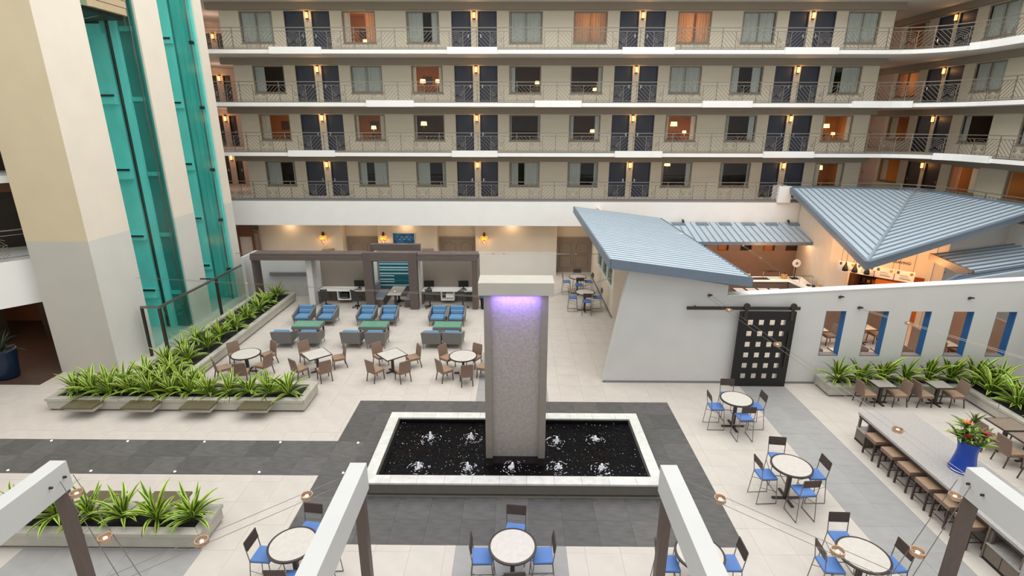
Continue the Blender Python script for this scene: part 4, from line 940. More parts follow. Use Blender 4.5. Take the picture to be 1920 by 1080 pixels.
# ---- low back roof
t = thing('lean_to_roof', 'low blue-grey lean-to roof with six small hatches along the parapet', 'roof', (8.2, 28.95, 2.98)); WX, WY, dz = 8.75, 2.55, .64; n = 23
for i in range(n):
    a, c = WX*i/n, WX*(i+1)/n
    MB().hexa([(a, 0, -.05), (c, 0, -.05), (c, WY, dz-.05), (a, WY, dz-.05), (a, 0, 0), (c, 0, 0), (c, WY, dz), (a, WY, dz)]).build('roof_panel', ROOF, t)
    MB().hexa([(c-.02, 0, 0), (c+.02, 0, 0), (c+.02, WY, dz), (c-.02, WY, dz), (c-.02, 0, .05), (c+.02, 0, .05), (c+.02, WY, dz+.05), (c-.02, WY, dz+.05)]).build('seam', ROOFS, t)
MB().box(0, -.06, -.14, WX+.06, 0, .04).build('eave_board', ROOFE, t); MB().hexa([(WX+.0, -.06, -.14), (WX+.07, -.06, -.14), (WX+.07, WY, dz-.14), (WX, WY, dz-.14), (WX, -.06, .06), (WX+.07, -.06, .06), (WX+.07, WY, dz+.06), (WX, WY, dz+.06)]).build('gable_board', DWOOD, t)
for k in range(6):
    x = 1.2+k*1.38; MB().hexa([(x, 2.18, .55), (x+.7, 2.18, .55), (x+.7, 2.5, .63), (x, 2.5, .63), (x, 2.18, .60), (x+.7, 2.18, .60), (x+.7, 2.5, .69), (x, 2.5, .69)]).build('hatch', ROOFE, t)
for k, x in enumerate((11.1, 12.9, 14.7, 16.2)):
    d = MB().lathe([(.09, 0), (.09, .01)], 12).build('eave_downlight', E_WHITE, None, (x, 29.3, 2.9)); tag(d, 'small downlight under the lean-to roof eave, %s from the left' % ORD[k], 'downlight')
    lamp('downlight', (x, 29.4, 2.8), 14, (1, .6, .35), .06)
# ---- restaurant interior
RW2 = [(10.8, 11.4), (12.11, 12.78), (13.47, 14.16), (14.85, 15.54), (16.19, 16.9)]
hole_wall('wall_back_restaurant', 'brown back wall of the restaurant with a row of small windows', RBACK, 'x', 31.0, 8.0, 17.2, 0, 3.4, [(a, c, 2.04, 2.41) for a, c in RW2], .12, -1)
for k, (a, c) in enumerate(RW2):
    t = struct('window_%d' % (320+k), 'small window under the lean-to roof, %s from the left' % ORD[k])
    MB().box(a, 31.12, 2.04, c, 31.14, 2.41).build('pane', (SHOPD, SHOPW, BLACK, SHOPW, SHOPD)[k], t); MB().box(a, 31.0, 2.04, a+.05, 31.12, 2.41).box(c-.05, 31.0, 2.04, c, 31.12, 2.41).build('window_frame', SHOPD, t)
ct = thing('buffet_counter', 'white L-shaped buffet counter with dark front panels', 'counter', (9, 28, 0))
MB().prism([(0, 0), (6.1, 0), (6.3, -1.4), (6.9, -1.42), (7.3, 1.0), (0, 1.0)], .96, 1.0).build('countertop', WHITE, ct)
MB().box(0, .06, 0, 6.1, .12, .96).build('front_panel', GWOOD, ct); MB().prism([(6.12, .05), (6.3, -1.36), (6.38, -1.36), (6.2, .05)], 0, .96).build('front_panel', GWOOD, ct); MB().box(0, .9, 0, 6.9, .98, .96).build('back_panel', GWOOD, ct)
MB().box(4.1, .3, 1.0, 5.2, .75, 1.015).build('hot_plate', SHOPD, ct)
def jar(x, y, r, h, m, label, cat, nm):
    t = thing(nm, label, cat, (x, y, 1.0)); MB().lathe([(r*.9, 0), (r, .02), (r, h*.8), (r*.8, h*.9)], 12).build('body', m, t, smooth=True); MB().lathe([(r*.85, h*.9), (r*.85, h)], 12).build('lid', CHROME if m is not BLACK else BLACK, t)
YEL = mat('mustard_ceramic', (206, 152, 74), .4, .05, 5)
jar(13.1, 28.75, .16, .3, YEL, 'mustard crock at the left of the buffet counter', 'jar', 'crock'); jar(15.1, 28.6, .17, .3, YEL, 'mustard crock at the corner of the buffet counter', 'jar', 'crock'); jar(15.95, 26.6, .15, .22, YEL, 'mustard crock at the near end of the buffet counter', 'jar', 'crock')
t = thing('dial_scale', 'white round dial on a dark stand at the counter corner', 'scale', (15.65, 28.55, 1.0))
MB().tube([(0, 0, 0), (0, 0, .7)], .025, 6).build('stem', BLACK, t); MB().tube([(0, .02, .9), (0, -.05, .9)], .22, 20).build('dial', WHITE, t); MB().tube([(0, -.052, .9), (0, -.06, .9)], .08, 14).build('dial_face', RECDOOR, t); MB().box(-.2, -.15, 0, .2, .15, .06).build('base', BLACK, t)
for k, (x, y, w_) in enumerate(((13.9, 28.55, .9), (15.45, 27.6, .7))):
    t = thing('sneeze_guard', 'small glass sneeze guard on the buffet counter, %s' % ('behind the hot plate', 'on the right arm')[k], 'glass guard', (x, y, 1.0))
    for s in (0, w_): MB().tube([(s, 0, 0), (s, 0, .42)], .014, 5).build('post', CHROME, t)
    MB().box(0, -.2, .42, w_, .2, .43).build('glass_pane', G_RAIL, t)
for k, (x, y) in enumerate(((15.75, 27.2), (15.95, 27.0), (15.85, 26.8))):
    t = thing('serving_pan', 'small dark pan on the right arm of the buffet counter, %s from the corner' % ORD[k], 'pan', (x, y, 1.0)); MB().lathe([(.09, 0), (.13, .05), (.115, .05), (.08, .012)], 12).build('pan', BLACK, t); MB().bar((.12, 0, .04), (.3, 0, .05), .03, .015).build('handle', BLACK, t)
# cream walls and the diagonal shop front
MB1 = MB().hexa([(16.95, 31.5, 0), (16.2, 26.3, 0), (16.4, 26.2, 0), (17.15, 31.5, 0), (16.95, 31.5, 5.3), (16.2, 26.3, 4.7), (16.4, 26.2, 4.7), (17.15, 31.5, 5.3)])
tag(MB1.build('wall_shop_side', CREAM), 'cream wall swinging out beside the snack shop', kind='structure')
tag(MB().box(15.5, 31.45, 4.85, 16.25, 32.3, 5.8).build('trim_52', WHITE), 'white upstand at the corner of the hip roof', kind='structure')
sh = struct('wall_shop_front', 'cream diagonal shop front with menu lettering', (16.15, 26.25, 0)); sh.rotation_euler = (0, 0, -PI/4)
MB().box(-.1, 0, 0, .85, .3, 4.3).box(.85, 0, 2.5, 4.5, .3, 4.3).box(3.9, 0, 0, 4.5, .3, 2.5).build('facing', CREAM, sh)
MB().box(.85, 2.6, 0, 4.5, 2.7, 2.8).box(.85, 0.3, 2.75, 4.5, 2.7, 2.8).build('inner_wall', SHOPW, sh)
MB().box(.86, .3, 0, 1.0, 2.6, 2.75).build('inner_side', SHOPD, sh)
fc = bpy.data.curves.new('lettering', 'FONT'); fc.body = 'IS CRAVING'; fc.size = .175; fc.extrude = .008; fc.align_x = 'CENTER'; fc.materials.append(BLACK)
link('lettering', fc, sh, (2.8, -.012, 3.02), (PI/2, 0, 0))
sc = thing('shop_counter', 'orange wooden shop counter behind the hanging menu boards', 'counter', (16.15, 26.25, 0), -PI/4)
MB().box(1.7, 1.0, 0, 3.85, 1.1, 1.15).build('front_panel', SHOPW, sc); MB().box(1.65, .95, 1.15, 3.85, 1.7, 1.2).build('countertop', SHOPW, sc); MB().box(1.8, 1.4, 1.2, 3.85, 1.7, 1.75).build('display_case', SHOPW, sc)
sf = thing('shop_shelf', 'dark shop shelf unit stocked with small goods at the left of the counter', 'shelf', (16.15, 26.25, 0), -PI/4)
MB().box(1.02, 2.2, 0, 2.2, 2.58, .05).box(1.02, 2.54, 0.05, 2.2, 2.58, 2.4).build('frame', SHOPD, sf)
for k in range(5): MB().box(1.02, 1.9, .4+k*.45, 2.2, 2.54, .43+k*.45).build('shelf_board', SHOPD, sf)
gm = [SHOPW, CAPM, BROWNM, YEL]
for k in range(5):
    for j in range(5): o = MB().box(-.07, -.07, 0, .07, .07, random.uniform(.15, .28)).build('carton', gm[(k+j) % 4], None, (0, 0, 0)); o.matrix_world = Matrix.Translation((16.15, 26.25, 0))@Matrix.Rotation(-PI/4, 4, 'Z')@Matrix.Translation((1.17+.22*j, 2.1, .432+k*.45)); tag(o, 'small carton, %s along the %s board of the dark shop shelf' % (ORD[j], ORD[k]), 'carton', 'cartons on the shop shelf')
mbd = thing('menu_board', 'row of four white hanging menu panels above the shop counter', 'sign', (16.15, 26.25, 2.42), -PI/4, None)
for k in range(4):
    u = .55+k*.78; p = MB().box(u, -.97, 0, u+.74, -.93, .5).build('menu_panel', WHITE, mbd)
    MB().box(u+.06, -.975, .32, u+.16, -.97, .45).box(u+.2, -.975, .1, u+.62, -.97, .13).box(u+.2, -.975, .18, u+.55, -.97, .2).box(u+.2, -.975, .26, u+.5, -.97, .28).build('print', GREYROOM, p)
    MB().lathe([(.07, 0), (.07, .004)], 10).build('picture_spot', (YEL, REDDOOR, YEL, SHOPW)[k], p, (u+.62, -.972, .38), (PI/2, 0, 0))
    MB().tube([(u+.1, -.95, .5), (u+.1, -.95, 2.2)], .008, 4).tube([(u+.64, -.95, .5), (u+.64, -.95, 2.2)], .008, 4).build('hanger', BLACK, mbd)
for k, u in enumerate((.95, 1.35, 1.85)):
    q = Vector((16.15, 26.25, 0))+Matrix.Rotation(-PI/4, 3, 'Z')@Vector((u, -1.3, 2.55)); t = thing('pendant_lamp', 'black bottle-shaped pendant lamp before the menu panels, %s from the left' % ORD[k], 'pendant lamp', q, 0, 'black pendants at the shop')
    MB().lathe([(.13, 0), (.12, .12), (.05, .3), (.03, .42)], 14).build('shade', BLACK, t, smooth=True); MB().tube([(0, 0, .42), (0, 0, 1.9)], .01, 5).build('cord', BLACK, t)
for p, e in (((15.9, 23.9, 3.3), 90), ((17.5, 22.3, 3.6), 90), ((17.5, 24.9, 2.4), 60), ((13.8, 28.0, 2.8), 45), ((18.6, 24.4, 2.4), 40), ((14.6, 26.2, 3.6), 60)): lamp('shop_light', p, e, (1, .50, .2), .2)
tag(MB().hexa([(19.0, 23.3, 0), (24, 25.3, 0), (24, 25.5, 0), (19.0, 23.5, 0), (19.0, 23.3, 4.7), (24, 25.3, 5.2), (24, 25.5, 5.2), (19.0, 23.5, 4.7)]).build('wall_shop_back', WALLW), 'pale wall between the hip roof and the lower right roof', kind='structure')
# ---- hip roof
T, Lc, A, Rc = Vector((13.15, 19.2, 4.38)), Vector((16.2, 31.5, 5.74)), Vector((23.5, 31.5, 5.66)), Vector((23.74, 23.9, 5.7))
t = thing('hip_roof', 'large blue-grey standing seam hip roof over the snack shop', 'roof', T); n = 20; up_ = Vector((0, 0, 1))
for E0 in (Lc, Rc):
    for i in range(n):
        s0, s1 = i/n, (i+1)/n
        a, c = (A-T)*s0, (A-T)*s1; e, g = E0-T+(A-E0)*s0, E0-T+(A-E0)*s1
        if i == n-1: c = c*.999; 
        MB().hexa([a-up_*.06, e-up_*.06, g-up_*.06, c-up_*.06, a+up_*.012, e+up_*.012, g-up_*.015, c-up_*.015]).build('roof_panel', ROOF, t)
        if i < n-1:
            sd = (g-c).normalized().cross(up_).normalized()*.018
            MB().bar(c+up_*.015, g+up_*.015, .03, .06).build('seam', ROOFS, t)
    d = (E0-T).normalized(); e0 = Vector((0, 0, 0)); e1 = E0-T
    for dz_, w_, hh in ((-.17, .08, .26), (-.0, .16, .06)): MB().bar(e0-up_*(-dz_), e1-up_*(-dz_), w_, hh).build('eave_board', ROOFE, t)
MB().bar((0, 0, .03), A-T+up_*.03, .1, .05).build('hip_cap', ROOFS, t)
MB().q(Vector((0, 0, -.2)), Lc-T-up_*.2, A-T-up_*.2).q(Vector((0, 0, -.2)), A-T-up_*.2, Rc-T-up_*.2).build('soffit', CREAM, t)
MB().bar(Lc-T, A-T, .25, .12).bar(A-T, Rc-T, .25, .12).build('flashing', ROOFE, t)
# ---- lower right roof
t = thing('side_roof', 'lower blue-grey ribbed roof at the right edge below the hip roof', 'roof', (18.09, 22.51, 3.6)); d = Vector((.93, .37))
lb = [Vector((0, 0))+Vector((-.26, -2.6))*(i/7) for i in range(8)]+[Vector((-.26-.45, -2.62))]+[Vector((-.71, -2.62))+Vector((-1.4, -.95))*(i/3) for i in range(1, 4)]
for i in range(len(lb)-1):
    a, c = lb[i], lb[i+1]; Ln = 6.5; e, g = a+d*Ln, c+d*Ln; z0, z1 = .25-.02*i, .25-.02*(i+1)
    MB().hexa([(*c, z1-.2), (*g, z1-.2), (*e, z0-.2), (*a, z0-.2), (*c, z1), (*g, z1), (*e, z0), (*a, z0)]).build('roof_panel', ROOF, t)
    MB().bar((*a, z0+.02), (*e, z0+.02), .04, .07).build('seam', ROOFE, t)
MB().bar((*lb[0], .2), (*lb[7], .1), .1, .3).build('gable_board', DWOOD, t); MB().bar((*lb[8], .05), (*lb[-1], .02), .1, .2).build('gable_board', ROOFE, t)

# ================================================================== FURNITURE
# wicker dining chair (faces +y)
wc = thing('wicker_chair', 'w', 'chair', (0, 0, 0), 0, 'brown wicker dining chairs')
MB().box(-.23, -.22, .36, .23, .23, .43).build('seat_frame', WICK, wc); MB().cushion((0, .0, .445), (.46, .45, .05)).build('seat', WICKS, wc)
b = MB()
for k in range(4):
    z0, z1 = .36+k*.135, .36+(k+1)*.135; f = lambda z: -.2-.14*max(0, z-.42)-.05*max(0, z-.7)
    wv = lambda z: .23 if z < .8 else .215
    b.hexa([(-wv(z0), f(z0)-.035, z0), (wv(z0), f(z0)-.035, z0), (wv(z0), f(z0), z0), (-wv(z0), f(z0), z0), (-wv(z1), f(z1)-.035, z1), (wv(z1), f(z1)-.035, z1), (wv(z1), f(z1), z1), (-wv(z1), f(z1), z1)])
b.build('backrest', WICK, wc)
for s in (-1, 1):
    MB().tube([(s*.2, .2, .38), (s*.21, .22, 0)], .02, 6).build('leg', BROWNM, wc); MB().tube([(s*.2, -.2, .38), (s*.21, -.28, 0)], .02, 6).build('leg', BROWNM, wc)
used = [0]
def wchair(x, y, face, label, group='brown wicker dining chairs'):
    a = math.atan2(face[1]-y, face[0]-x)-PI/2
    if not used[0]: used[0] = 1; wc.location = (x, y, 0); wc.rotation_euler = (0, 0, a); wc['label'] = label; wc['group'] = group; return wc
    return dup(wc, (x, y, 0), a, label, group)
def dining_table(x, y, size, label, shape, rz=0, top=TOPL, h=.75):
    t = thing('dining_table', label, 'table', (x, y, 0), rz)
    if shape == 'r':
        MB().lathe([(size-.045, h-.02), (size-.045, h+.002)], 36).build('tabletop', top, t); MB().lathe([(size-.045, h-.035), (size, h-.035), (size, h), (size-.045, h+.004)], 36, cap=False).lathe([(size-.045, h-.034), (.001, h-.034)], 36, cap=False).build('rim', RIM, t)
    else:
        sx, sy = size
        MB().box(-sx+.03, -sy+.03, h-.03, sx-.03, sy-.03, h+.002).build('tabletop', top, t)
        MB().box(-sx, -sy, h-.035, sx, -sy+.03, h).box(-sx, sy-.03, h-.035, sx, sy, h).box(-sx, -sy+.03, h-.035, -sx+.03, sy-.03, h).box(sx-.03, -sy+.03, h-.035, sx, sy-.03, h).build('rim', RIM, t)
    MB().box(-.045, -.045, .03, .045, .045, h-.035).build('column', RIM, t)
    s = .36 if shape == 'r' else .28
    MB().box(-s, -.035, 0, s, .035, .035).box(-.035, .035, 0, .035, s, .035).box(-.035, -s, 0, .035, -.035, .035).build('foot', RIM, t); return t
TS = [(-10.5, 18.63, 'r', 'leftmost round', [(-11.22, 19.25), (-9.98, 19.3), (-9.72, 18.35), (-10.25, 17.72), (-11.15, 18.05)]), (-7.76, 18.67, 's', 'left square', [(-8.44, 19.38), (-7.05, 19.05), (-8.2, 18.05), (-7.25, 17.95)]),
      (-4.82, 18.67, 's', 'right square', [(-5.42, 19.25), (-4.1, 19.1), (-5.3, 17.98), (-4.28, 17.95)]), (-2.04, 18.56, 'r', 'round', [(-2.72, 19.1), (-1.68, 19.15), (-2.68, 18.02), (-1.85, 17.72), (-1.22, 18.3)])]
PN = {5: ['back left', 'back right', 'right', 'front', 'left'], 4: ['back left', 'back right', 'front left', 'front right']}
TN = ['round table nearest the long planter', 'square table second from the left', 'square table third from the left', 'round table left of the fountain']
for k, (x, y, sh_, nm, ch) in enumerate(TS):
    dining_table(x, y, .55 if sh_ == 'r' else (.45, .45), 'pale-topped dark-rimmed ' + TN[k], sh_, 0 if sh_ == 'r' else R(42))
    for j, (cx, cy) in enumerate(ch):
        p5 = ['back left', 'back right', 'front left', 'front', 'right'] if k == 3 else PN[len(ch)]
        wchair(cx, cy, (x, y), 'brown wicker chair at the %s side of the %s' % (p5[j], TN[k]))
for k, (x, y) in enumerate(((12.7, 16.48), (14.62, 16.44))):
    dining_table(x, y, (.34, .3), 'small grey two-seat table by the planter under the windows, %s one' % ('left', 'right')[k], 's', 0, TOPG)
    wchair(x-.55, y-.08, (x+9, y), 'brown wicker chair on the left of the %s two-seat table' % ('left', 'right')[k]); wchair(x+.5, y-.1, (x-9, y), 'brown wicker chair on the right of the %s two-seat table' % ('left', 'right')[k])
for k, (y, n_) in enumerate(((13.92, 'far'), (13.15, 'middle'), (12.3, 'near'))):
    dining_table(14.75, y, (.42, .36), 'weathered wood-topped table at the right edge, the %s one' % n_, 's', 0, TOPW); wchair(14.12, y-.12, (20, y-.12), 'brown wicker chair facing the %s wood-topped table at the right edge' % n_)
gc = thing('grey_rattan_chair', 'grey ribbed rattan chair beyond the wood-topped tables at the right edge', 'chair', (15.45, 13.95, 0), PI/2)
MB().cushion((0, 0, .42), (.5, .48, .08)).build('seat', WICKG, gc)
for k in range(9): MB().box(-.25+k*.056, -.28, .42, -.206+k*.056, -.24, .92).build('slat', WICKG, gc)
for sx in (-1, 1):
    for sy in (-1, 1): MB().tube([(sx*.22, sy*.2, .4), (sx*.23, sy*.22, 0)], .02, 6).build('leg', BROWNM, gc)
# dining room seen through the windows
for k, (x, y) in enumerate(((12.9, 19.2), (14.6, 19.15), (13.2, 21.6), (15.4, 21.8), (17.6, 20.0))):
    dining_table(x, y, (.4, .35), 'pale dining room table seen through the restaurant windows, %s' % ('near left', 'near middle', 'far left', 'far middle', 'right')[k], 's')
    wchair(x-.62, y, (x, y), 'brown wicker chair left of the %s table inside the dining room' % ('near left', 'near middle', 'far left', 'far middle', 'right')[k]); wchair(x+.62, y+.05, (x, y), 'brown wicker chair right of the %s table inside the dining room' % ('near left', 'near middle', 'far left', 'far middle', 'right')[k])
for k in range(4): dining_table(12.1+k*.66, 27.2, (.29, .36), 'pale small table in a row before the buffet counter, %s from the left' % ORD[k], 's'); wchair(12.1+k*.66, 26.55, (12.1+k*.66, 28), 'brown wicker chair at the buffet-side table row, %s from the left' % ORD[k])
# lounge armchair (faces +y)
ac = thing('lounge_armchair', 'l', 'armchair', (0, 0, 0), 0, 'grey wicker lounge armchairs with blue cushions')
MB().hexa([(-.38, -.40, .22), (.38, -.40, .22), (.36, -.33, .22), (-.36, -.33, .22), (-.40, -.47, .74), (.40, -.47, .74), (.37, -.40, .74), (-.37, -.40, .74)]).build('back_panel', WICKG, ac)
for s in (-1, 1):
    MB().hexa([(s*.38, -.40, .22), (s*.32, -.40, .22), (s*.32, .36, .22), (s*.38, .36, .22), (s*.41, -.46, .73), (s*.34, -.46, .73), (s*.34, .38, .5), (s*.41, .38, .5)]).build('arm_panel', WICKG, ac)
    for yy in (-.36, .32): MB().tube([(s*.34, yy, .24), (s*.36, yy+(.03 if yy > 0 else -.03), 0)], .016, 6).build('leg', STEEL, ac)
MB().box(-.32, -.33, .22, .32, .36, .30).build('seat_frame', WICKG, ac)
MB().cushion((0, .03, .37), (.63, .68, .14)).build('seat_cushion', CUSH, ac)
MB().cushion((0, -.3, .6), (.62, .14, .36), Matrix.Rotation(R(8), 3, 'X')).build('back_cushion', CUSH, ac)
MB().cushion((0, -.2, .52), (.6, .12, .17), Matrix.Rotation(R(12), 3, 'X')).build('lumbar_pillow', CUSH, ac)
first = True
for g, (tx, bk, fr_) in enumerate(((-9.62, (-10.28, -9.14), (-10.1, -8.92)), (-6.56, (-7.23, -6.16), (-7.1, -6.05)), (-3.16, (-3.76, -2.88), (-3.63, -2.72)))):
    nm = ('left', 'middle', 'right')[g]
    for side, xs_, yy, rz in (('back', bk, 23.85, PI), ('front', fr_, 21.25, 0)):
        for j, x in enumerate(xs_):
            lb_ = 'grey wicker armchair with blue cushions, %s %s of the %s lounge group' % (side, ('left', 'right')[j], nm)
            rr = rz+R(random.uniform(-4, 4))
            if first: ac.scale = (1.06, 1.06, 1.06); ac.location = (x, yy, 0); ac.rotation_euler = (0, 0, rr); ac['label'] = lb_; first = False
            else: dup(ac, (x, yy, 0), rr, lb_)
    t = thing('coffee_table', 'low dark wicker coffee table with a green glass top, %s lounge group' % nm, 'coffee table', (tx, 22.62, 0), 0, 'green-topped coffee tables')
    MB().box(-.62, -.36, .42, .62, .36, .46).build('tabletop', GREENG, t); MB().box(-.64, -.38, .3, .64, .38, .42).build('apron', WICKG, t)
    for sx in (-1, 1):
        for sy in (-1, 1): MB().box(sx*.6, sy*.34, 0, sx*.53, sy*.27, .3).build('leg', BROWNM, t)
# counter-height chair with blue seat (faces +y)
bc = thing('bar_chair', 'b', 'chair', (0, 0, 0), 0, 'blue-seated metal bar chairs')
MB().cushion((0, 0, .725), (.42, .42, .05)).build('seat', SEATB, bc); MB().box(-.2, -.2, .685, .2, .2, .7).build('seat_frame', DARKM, bc)
MB().hexa([(-.21, -.225, .98), (.21, -.225, .98), (.21, -.205, .98), (-.21, -.205, .98), (-.21, -.265, 1.2), (.21, -.265, 1.2), (.21, -.245, 1.2), (-.21, -.245, 1.2)]).build('backrest', BACKD, bc)
for s in (-1, 1):
    MB().tube([(s*.21, .19, .70), (s*.235, .25, .012)], .011, 5).build('leg', STEEL, bc); MB().tube([(s*.22, -.26, 1.19), (s*.21, -.2, .72), (s*.235, -.27, .012)], .011, 5).build('leg', STEEL, bc)
    MB().tube([(s*.235, .25, .012), (s*.235, -.27, .012)], .011, 5).build('runner', STEEL, bc); MB().tube([(s*.225, .22, .36), (s*.22, -.23, .5)], .008, 4).build('brace', STEEL, bc)
MB().tube([(-.225, .22, .3), (.225, .22, .3)], .011, 5).build('footrest', STEEL, bc); MB().tube([(-.21, .19, .69), (.21, .19, .69)], .009, 4).build('seat_rail', STEEL, bc)
b1 = [0]
BT = [(7.0, 14.9, 'table by the barn door', 'WSEN'), (7.05, 11.5, 'middle right table', 'WSEN'), (7.05, 8.6, 'lower right table', 'WEN'), (-.05, 8.75, 'bottom centre table', 'WSEN'), (-4.6, 8.75, 'table behind the second pergola beam', 'WSEN'), (3.75, 8.6, 'table behind the third pergola beam', 'WEN'),
      (3.5, 28.75, 'far passage table by the annex', 'WSEN'), (3.57, 25.9, 'near passage table by the annex', 'WSE')]
for x, y, nm, sides in BT:
    dining_table(x, y, .5, 'tall round dark-rimmed ' + nm, 'r', 0, TOPL, 1.0)
    for s in sides:
        dx, dy = {'W': (-.62, 0), 'E': (.62, .03), 'N': (.05, .72), 'S': (.02, -.62)}[s]
        lb_ = 'blue-seated bar chair on the %s side of the %s' % ({'W': 'left', 'E': 'right', 'N': 'far', 'S': 'near'}[s], nm)
        a = math.atan2(-dy, -dx)-PI/2+R(random.uniform(-4, 4))
        if not b1[0]: b1[0] = 1; bc.location = (x+dx, y+dy, 0); bc.rotation_euler = (0, 0, a); bc['label'] = lb_
        else: dup(bc, (x+dx, y+dy, 0), a, lb_)
# communal table, stools, vase
t = thing('communal_table', 'long speckled granite communal counter table with stools along its left side', 'table', (10.48, 8.7, 0))
MB().box(0, 0, .85, 1.65, 5.58, .92).build('tabletop', GRANITE, t); MB().box(.7, .85, 0, .82, 5.1, .85).build('spine_panel', GWOOD, t); MB().box(.03, 0.02, .77, .1, 5.56, .85).build('apron', BACKD, t)
for a, c, nm in ((.05, .86, 0), (5.08, 5.55, 1)):
    cb = MB().box(.04, a, .05, 1.6, c, .42).box(.04, a, .42, .1, a+.06, .85).box(.04, c-.06, .42, .1, c, .85).box(.7, a, .42, 1.6, c, .85).build('cabinet', GWOOD, t)
    MB().box(.0, a, .41, .7, c, .44).build('shelf', GRANITE, t)
    n = 2 if nm == 0 else 1
    for k in range(n): u0 = a+(c-a)*k/n+.01; u1 = a+(c-a)*(k+1)/n-.01; MB().box(.02, u0, .07, .04, u1, .4).build('cabinet_door', GWOOD, t)
    MB().box(.02, a, 0, 1.58, c, .05).build('kick_plinth', BLACK, t); MB().box(.0, c, 0, .7, c+.04, .85).build('end_panel', GWOOD, t) if nm == 0 else MB().box(.0, a-.04, 0, .7, a, .85).build('end_panel', GWOOD, t)
    if nm == 0: MB().box(.02, a-.04, 0.02, 1.62, a, .85).build('end_panel', GRANITE, t)
st = thing('wicker_stool', 's', 'stool', (0, 0, 0), 0, 'brown wicker stools at the communal table')
MB().box(-.22, -.24, .55, .22, .24, .64).build('seat', WICK, st); MB().box(-.222, -.242, .64, .222, .242, .66).build('seat_top', WICKS, st)
for sx in (-1, 1):
    for sy in (-1, 1): MB().box(sx*.21, sy*.23, 0, sx*.17, sy*.19, .55).build('leg', BROWNM, st)
    MB().box(sx*.2, -.2, .16, sx*.18, .2, .18).build('stretcher', BROWNM, st)
for sy in (-1, 1): MB().box(-.18, sy*.22, .2, .18, sy*.2, .22).build('stretcher', BROWNM, st)
for k, y in enumerate((13.32, 12.62, 11.95, 11.29, 10.65, 10.0)):
    lb_ = 'brown wicker stool at the communal table, %s from the far end' % ORD[k]
    if k == 0: st.location = (10.5, y, 0); st['label'] = lb_
    else: dup(st, (10.5, y, 0), 0, lb_)
v = thing('flower_vase', 'tall cobalt blue vase of bromeliads and leaves on the granite table', 'vase', (11.38, 11.5, .92))
MB().lathe([(.30, 0), (.3, .03), (.27, .12), (.225, .38), (.21, .55), (.23, .72), (.265, .84), (.24, .84), (.2, .7)], 28).build('vase', BLUEPOT, v, smooth=True)
MB().lathe([(.302, .03), (.304, .045), (.297, .05)], 28, cap=False).build('silver_band', CHROME, v)
REDL = mat('bract_red', (214, 70, 48), .45, .15, 6); ORL = mat('bract_orange', (226, 122, 52), .45, .15, 6); PKL = mat('bract_pink', (222, 60, 96), .45, .15, 6); GRL = mat('bromeliad_green', (104, 128, 52), .45, .25, 7); DKL = mat('bromeliad_dark', (92, 74, 56), .5, .3, 7)
BL = [leaf_mesh(.42, .07, R(60), R(90), 'leaf', (GRL, LEAFD)), leaf_mesh(.36, .08, R(35), R(80), 'leaf', (GRL, LEAFL)), leaf_mesh(.4, .05, R(75), R(70), 'leaf', (DKL, GRL))]
BR = {m.name: leaf_mesh(.17, .045, R(50), R(60), 'bract', (m, m)) for m in (REDL, ORL, PKL)}
for cx, cy, cz, m, n in ((-.06, .14, 1.2, ORL, 10), (-.2, -.12, .98, REDL, 12), (.26, -.06, 1.02, PKL, 10), (.16, .2, 1.28, DKL, 0), (-.26, .1, 1.0, GRL, 0), (.05, -.22, .88, GRL, 0), (.2, .1, 1.0, GRL, 0), (-.1, .0, 1.05, GRL, 0)):
    for i in range(13): o = link('leaf', BL[2 if m is DKL else i % 2], v, (cx, cy, cz-.1), (random.uniform(-.2, .2), random.uniform(-.2, .3), i*2.4)); k = random.uniform(.8, 1.15); o.scale = (k, k, k)
    for i in range(n): link('bract', BR[m.name], v, (cx, cy, cz), (random.uniform(-.3, .3), random.uniform(-.4, .2), i*2.4))

# ================================================================== PERGOLA BEAMS AND CABLE LIGHTS
BX = [-8.37, -2.86, 2.78, 8.3]; BN = ['leftmost', 'second from the left', 'third from the left', 'rightmost']
for k, x in enumerate(BX):
    t = thing('pergola_beam', 'white box beam on a dark post in the foreground, ' + BN[k], 'beam', (x, 8.16, 0))
    MB().box(-.15, -7.0, 2.85, .15, 0, 3.4).build('beam', BEAMW, t)
    MB().box(-.09, -.2, 0, .09, -.02, 2.85).build('post', POSTW, t)
    for s in ((1,), (-1,), (1,), (-1,))[k]:
        for y in (-.14, -.44): MB().tube([(s*.15, y, 3.15), (s*.2, y, 3.15)], .022, 8).build('bolt', DARKM, t)
RINGM = MB().lathe([(.088, -.035), (.1, -.035), (.1, .035), (.088, .035), (.088, -.035)], 18, cap=False).mesh('ring', COPPER)
BULB = MB().lathe([(.012, -.02), (.03, -.012), (.03, .012), (.012, .02)], 10).mesh('bulb', E_RING); BARM = MB().box(-.085, -.006, -.006, .085, .006, .006).mesh('crossbar', COPPER)
def cable(p, q, label, sep=.2, r=.006, lamps=(), axis='h', where='', s=1.0):
    p, q = Vector(p), Vector(q); d = (q-p).normalized(); sd = d.cross(Vector((0, 0, 1))).normalized()*sep/2
    t = thing('cable_line', label, 'cable', p, 0, 'tensioned light cables')
    for g in (-1, 1):
        MB().tube([sd*g, q-p+sd*g], r, 4).build('wire', STEEL, t)
    for i, (u, nm) in enumerate(lamps):
        c = p+(q-p)*u; l = thing('ring_lamp', 'copper ring lamp ' + nm, 'lamp', c, math.atan2(sd.y, sd.x), 'copper ring lamps on the cables')
        link('ring', RINGM, l); link('bulb', BULB, l); link('crossbar', BARM, l); l.scale = (s, s, s)
def u_at(p, q, Yv): return (Yv-p[1])/(q[1]-p[1])
z = 3.12
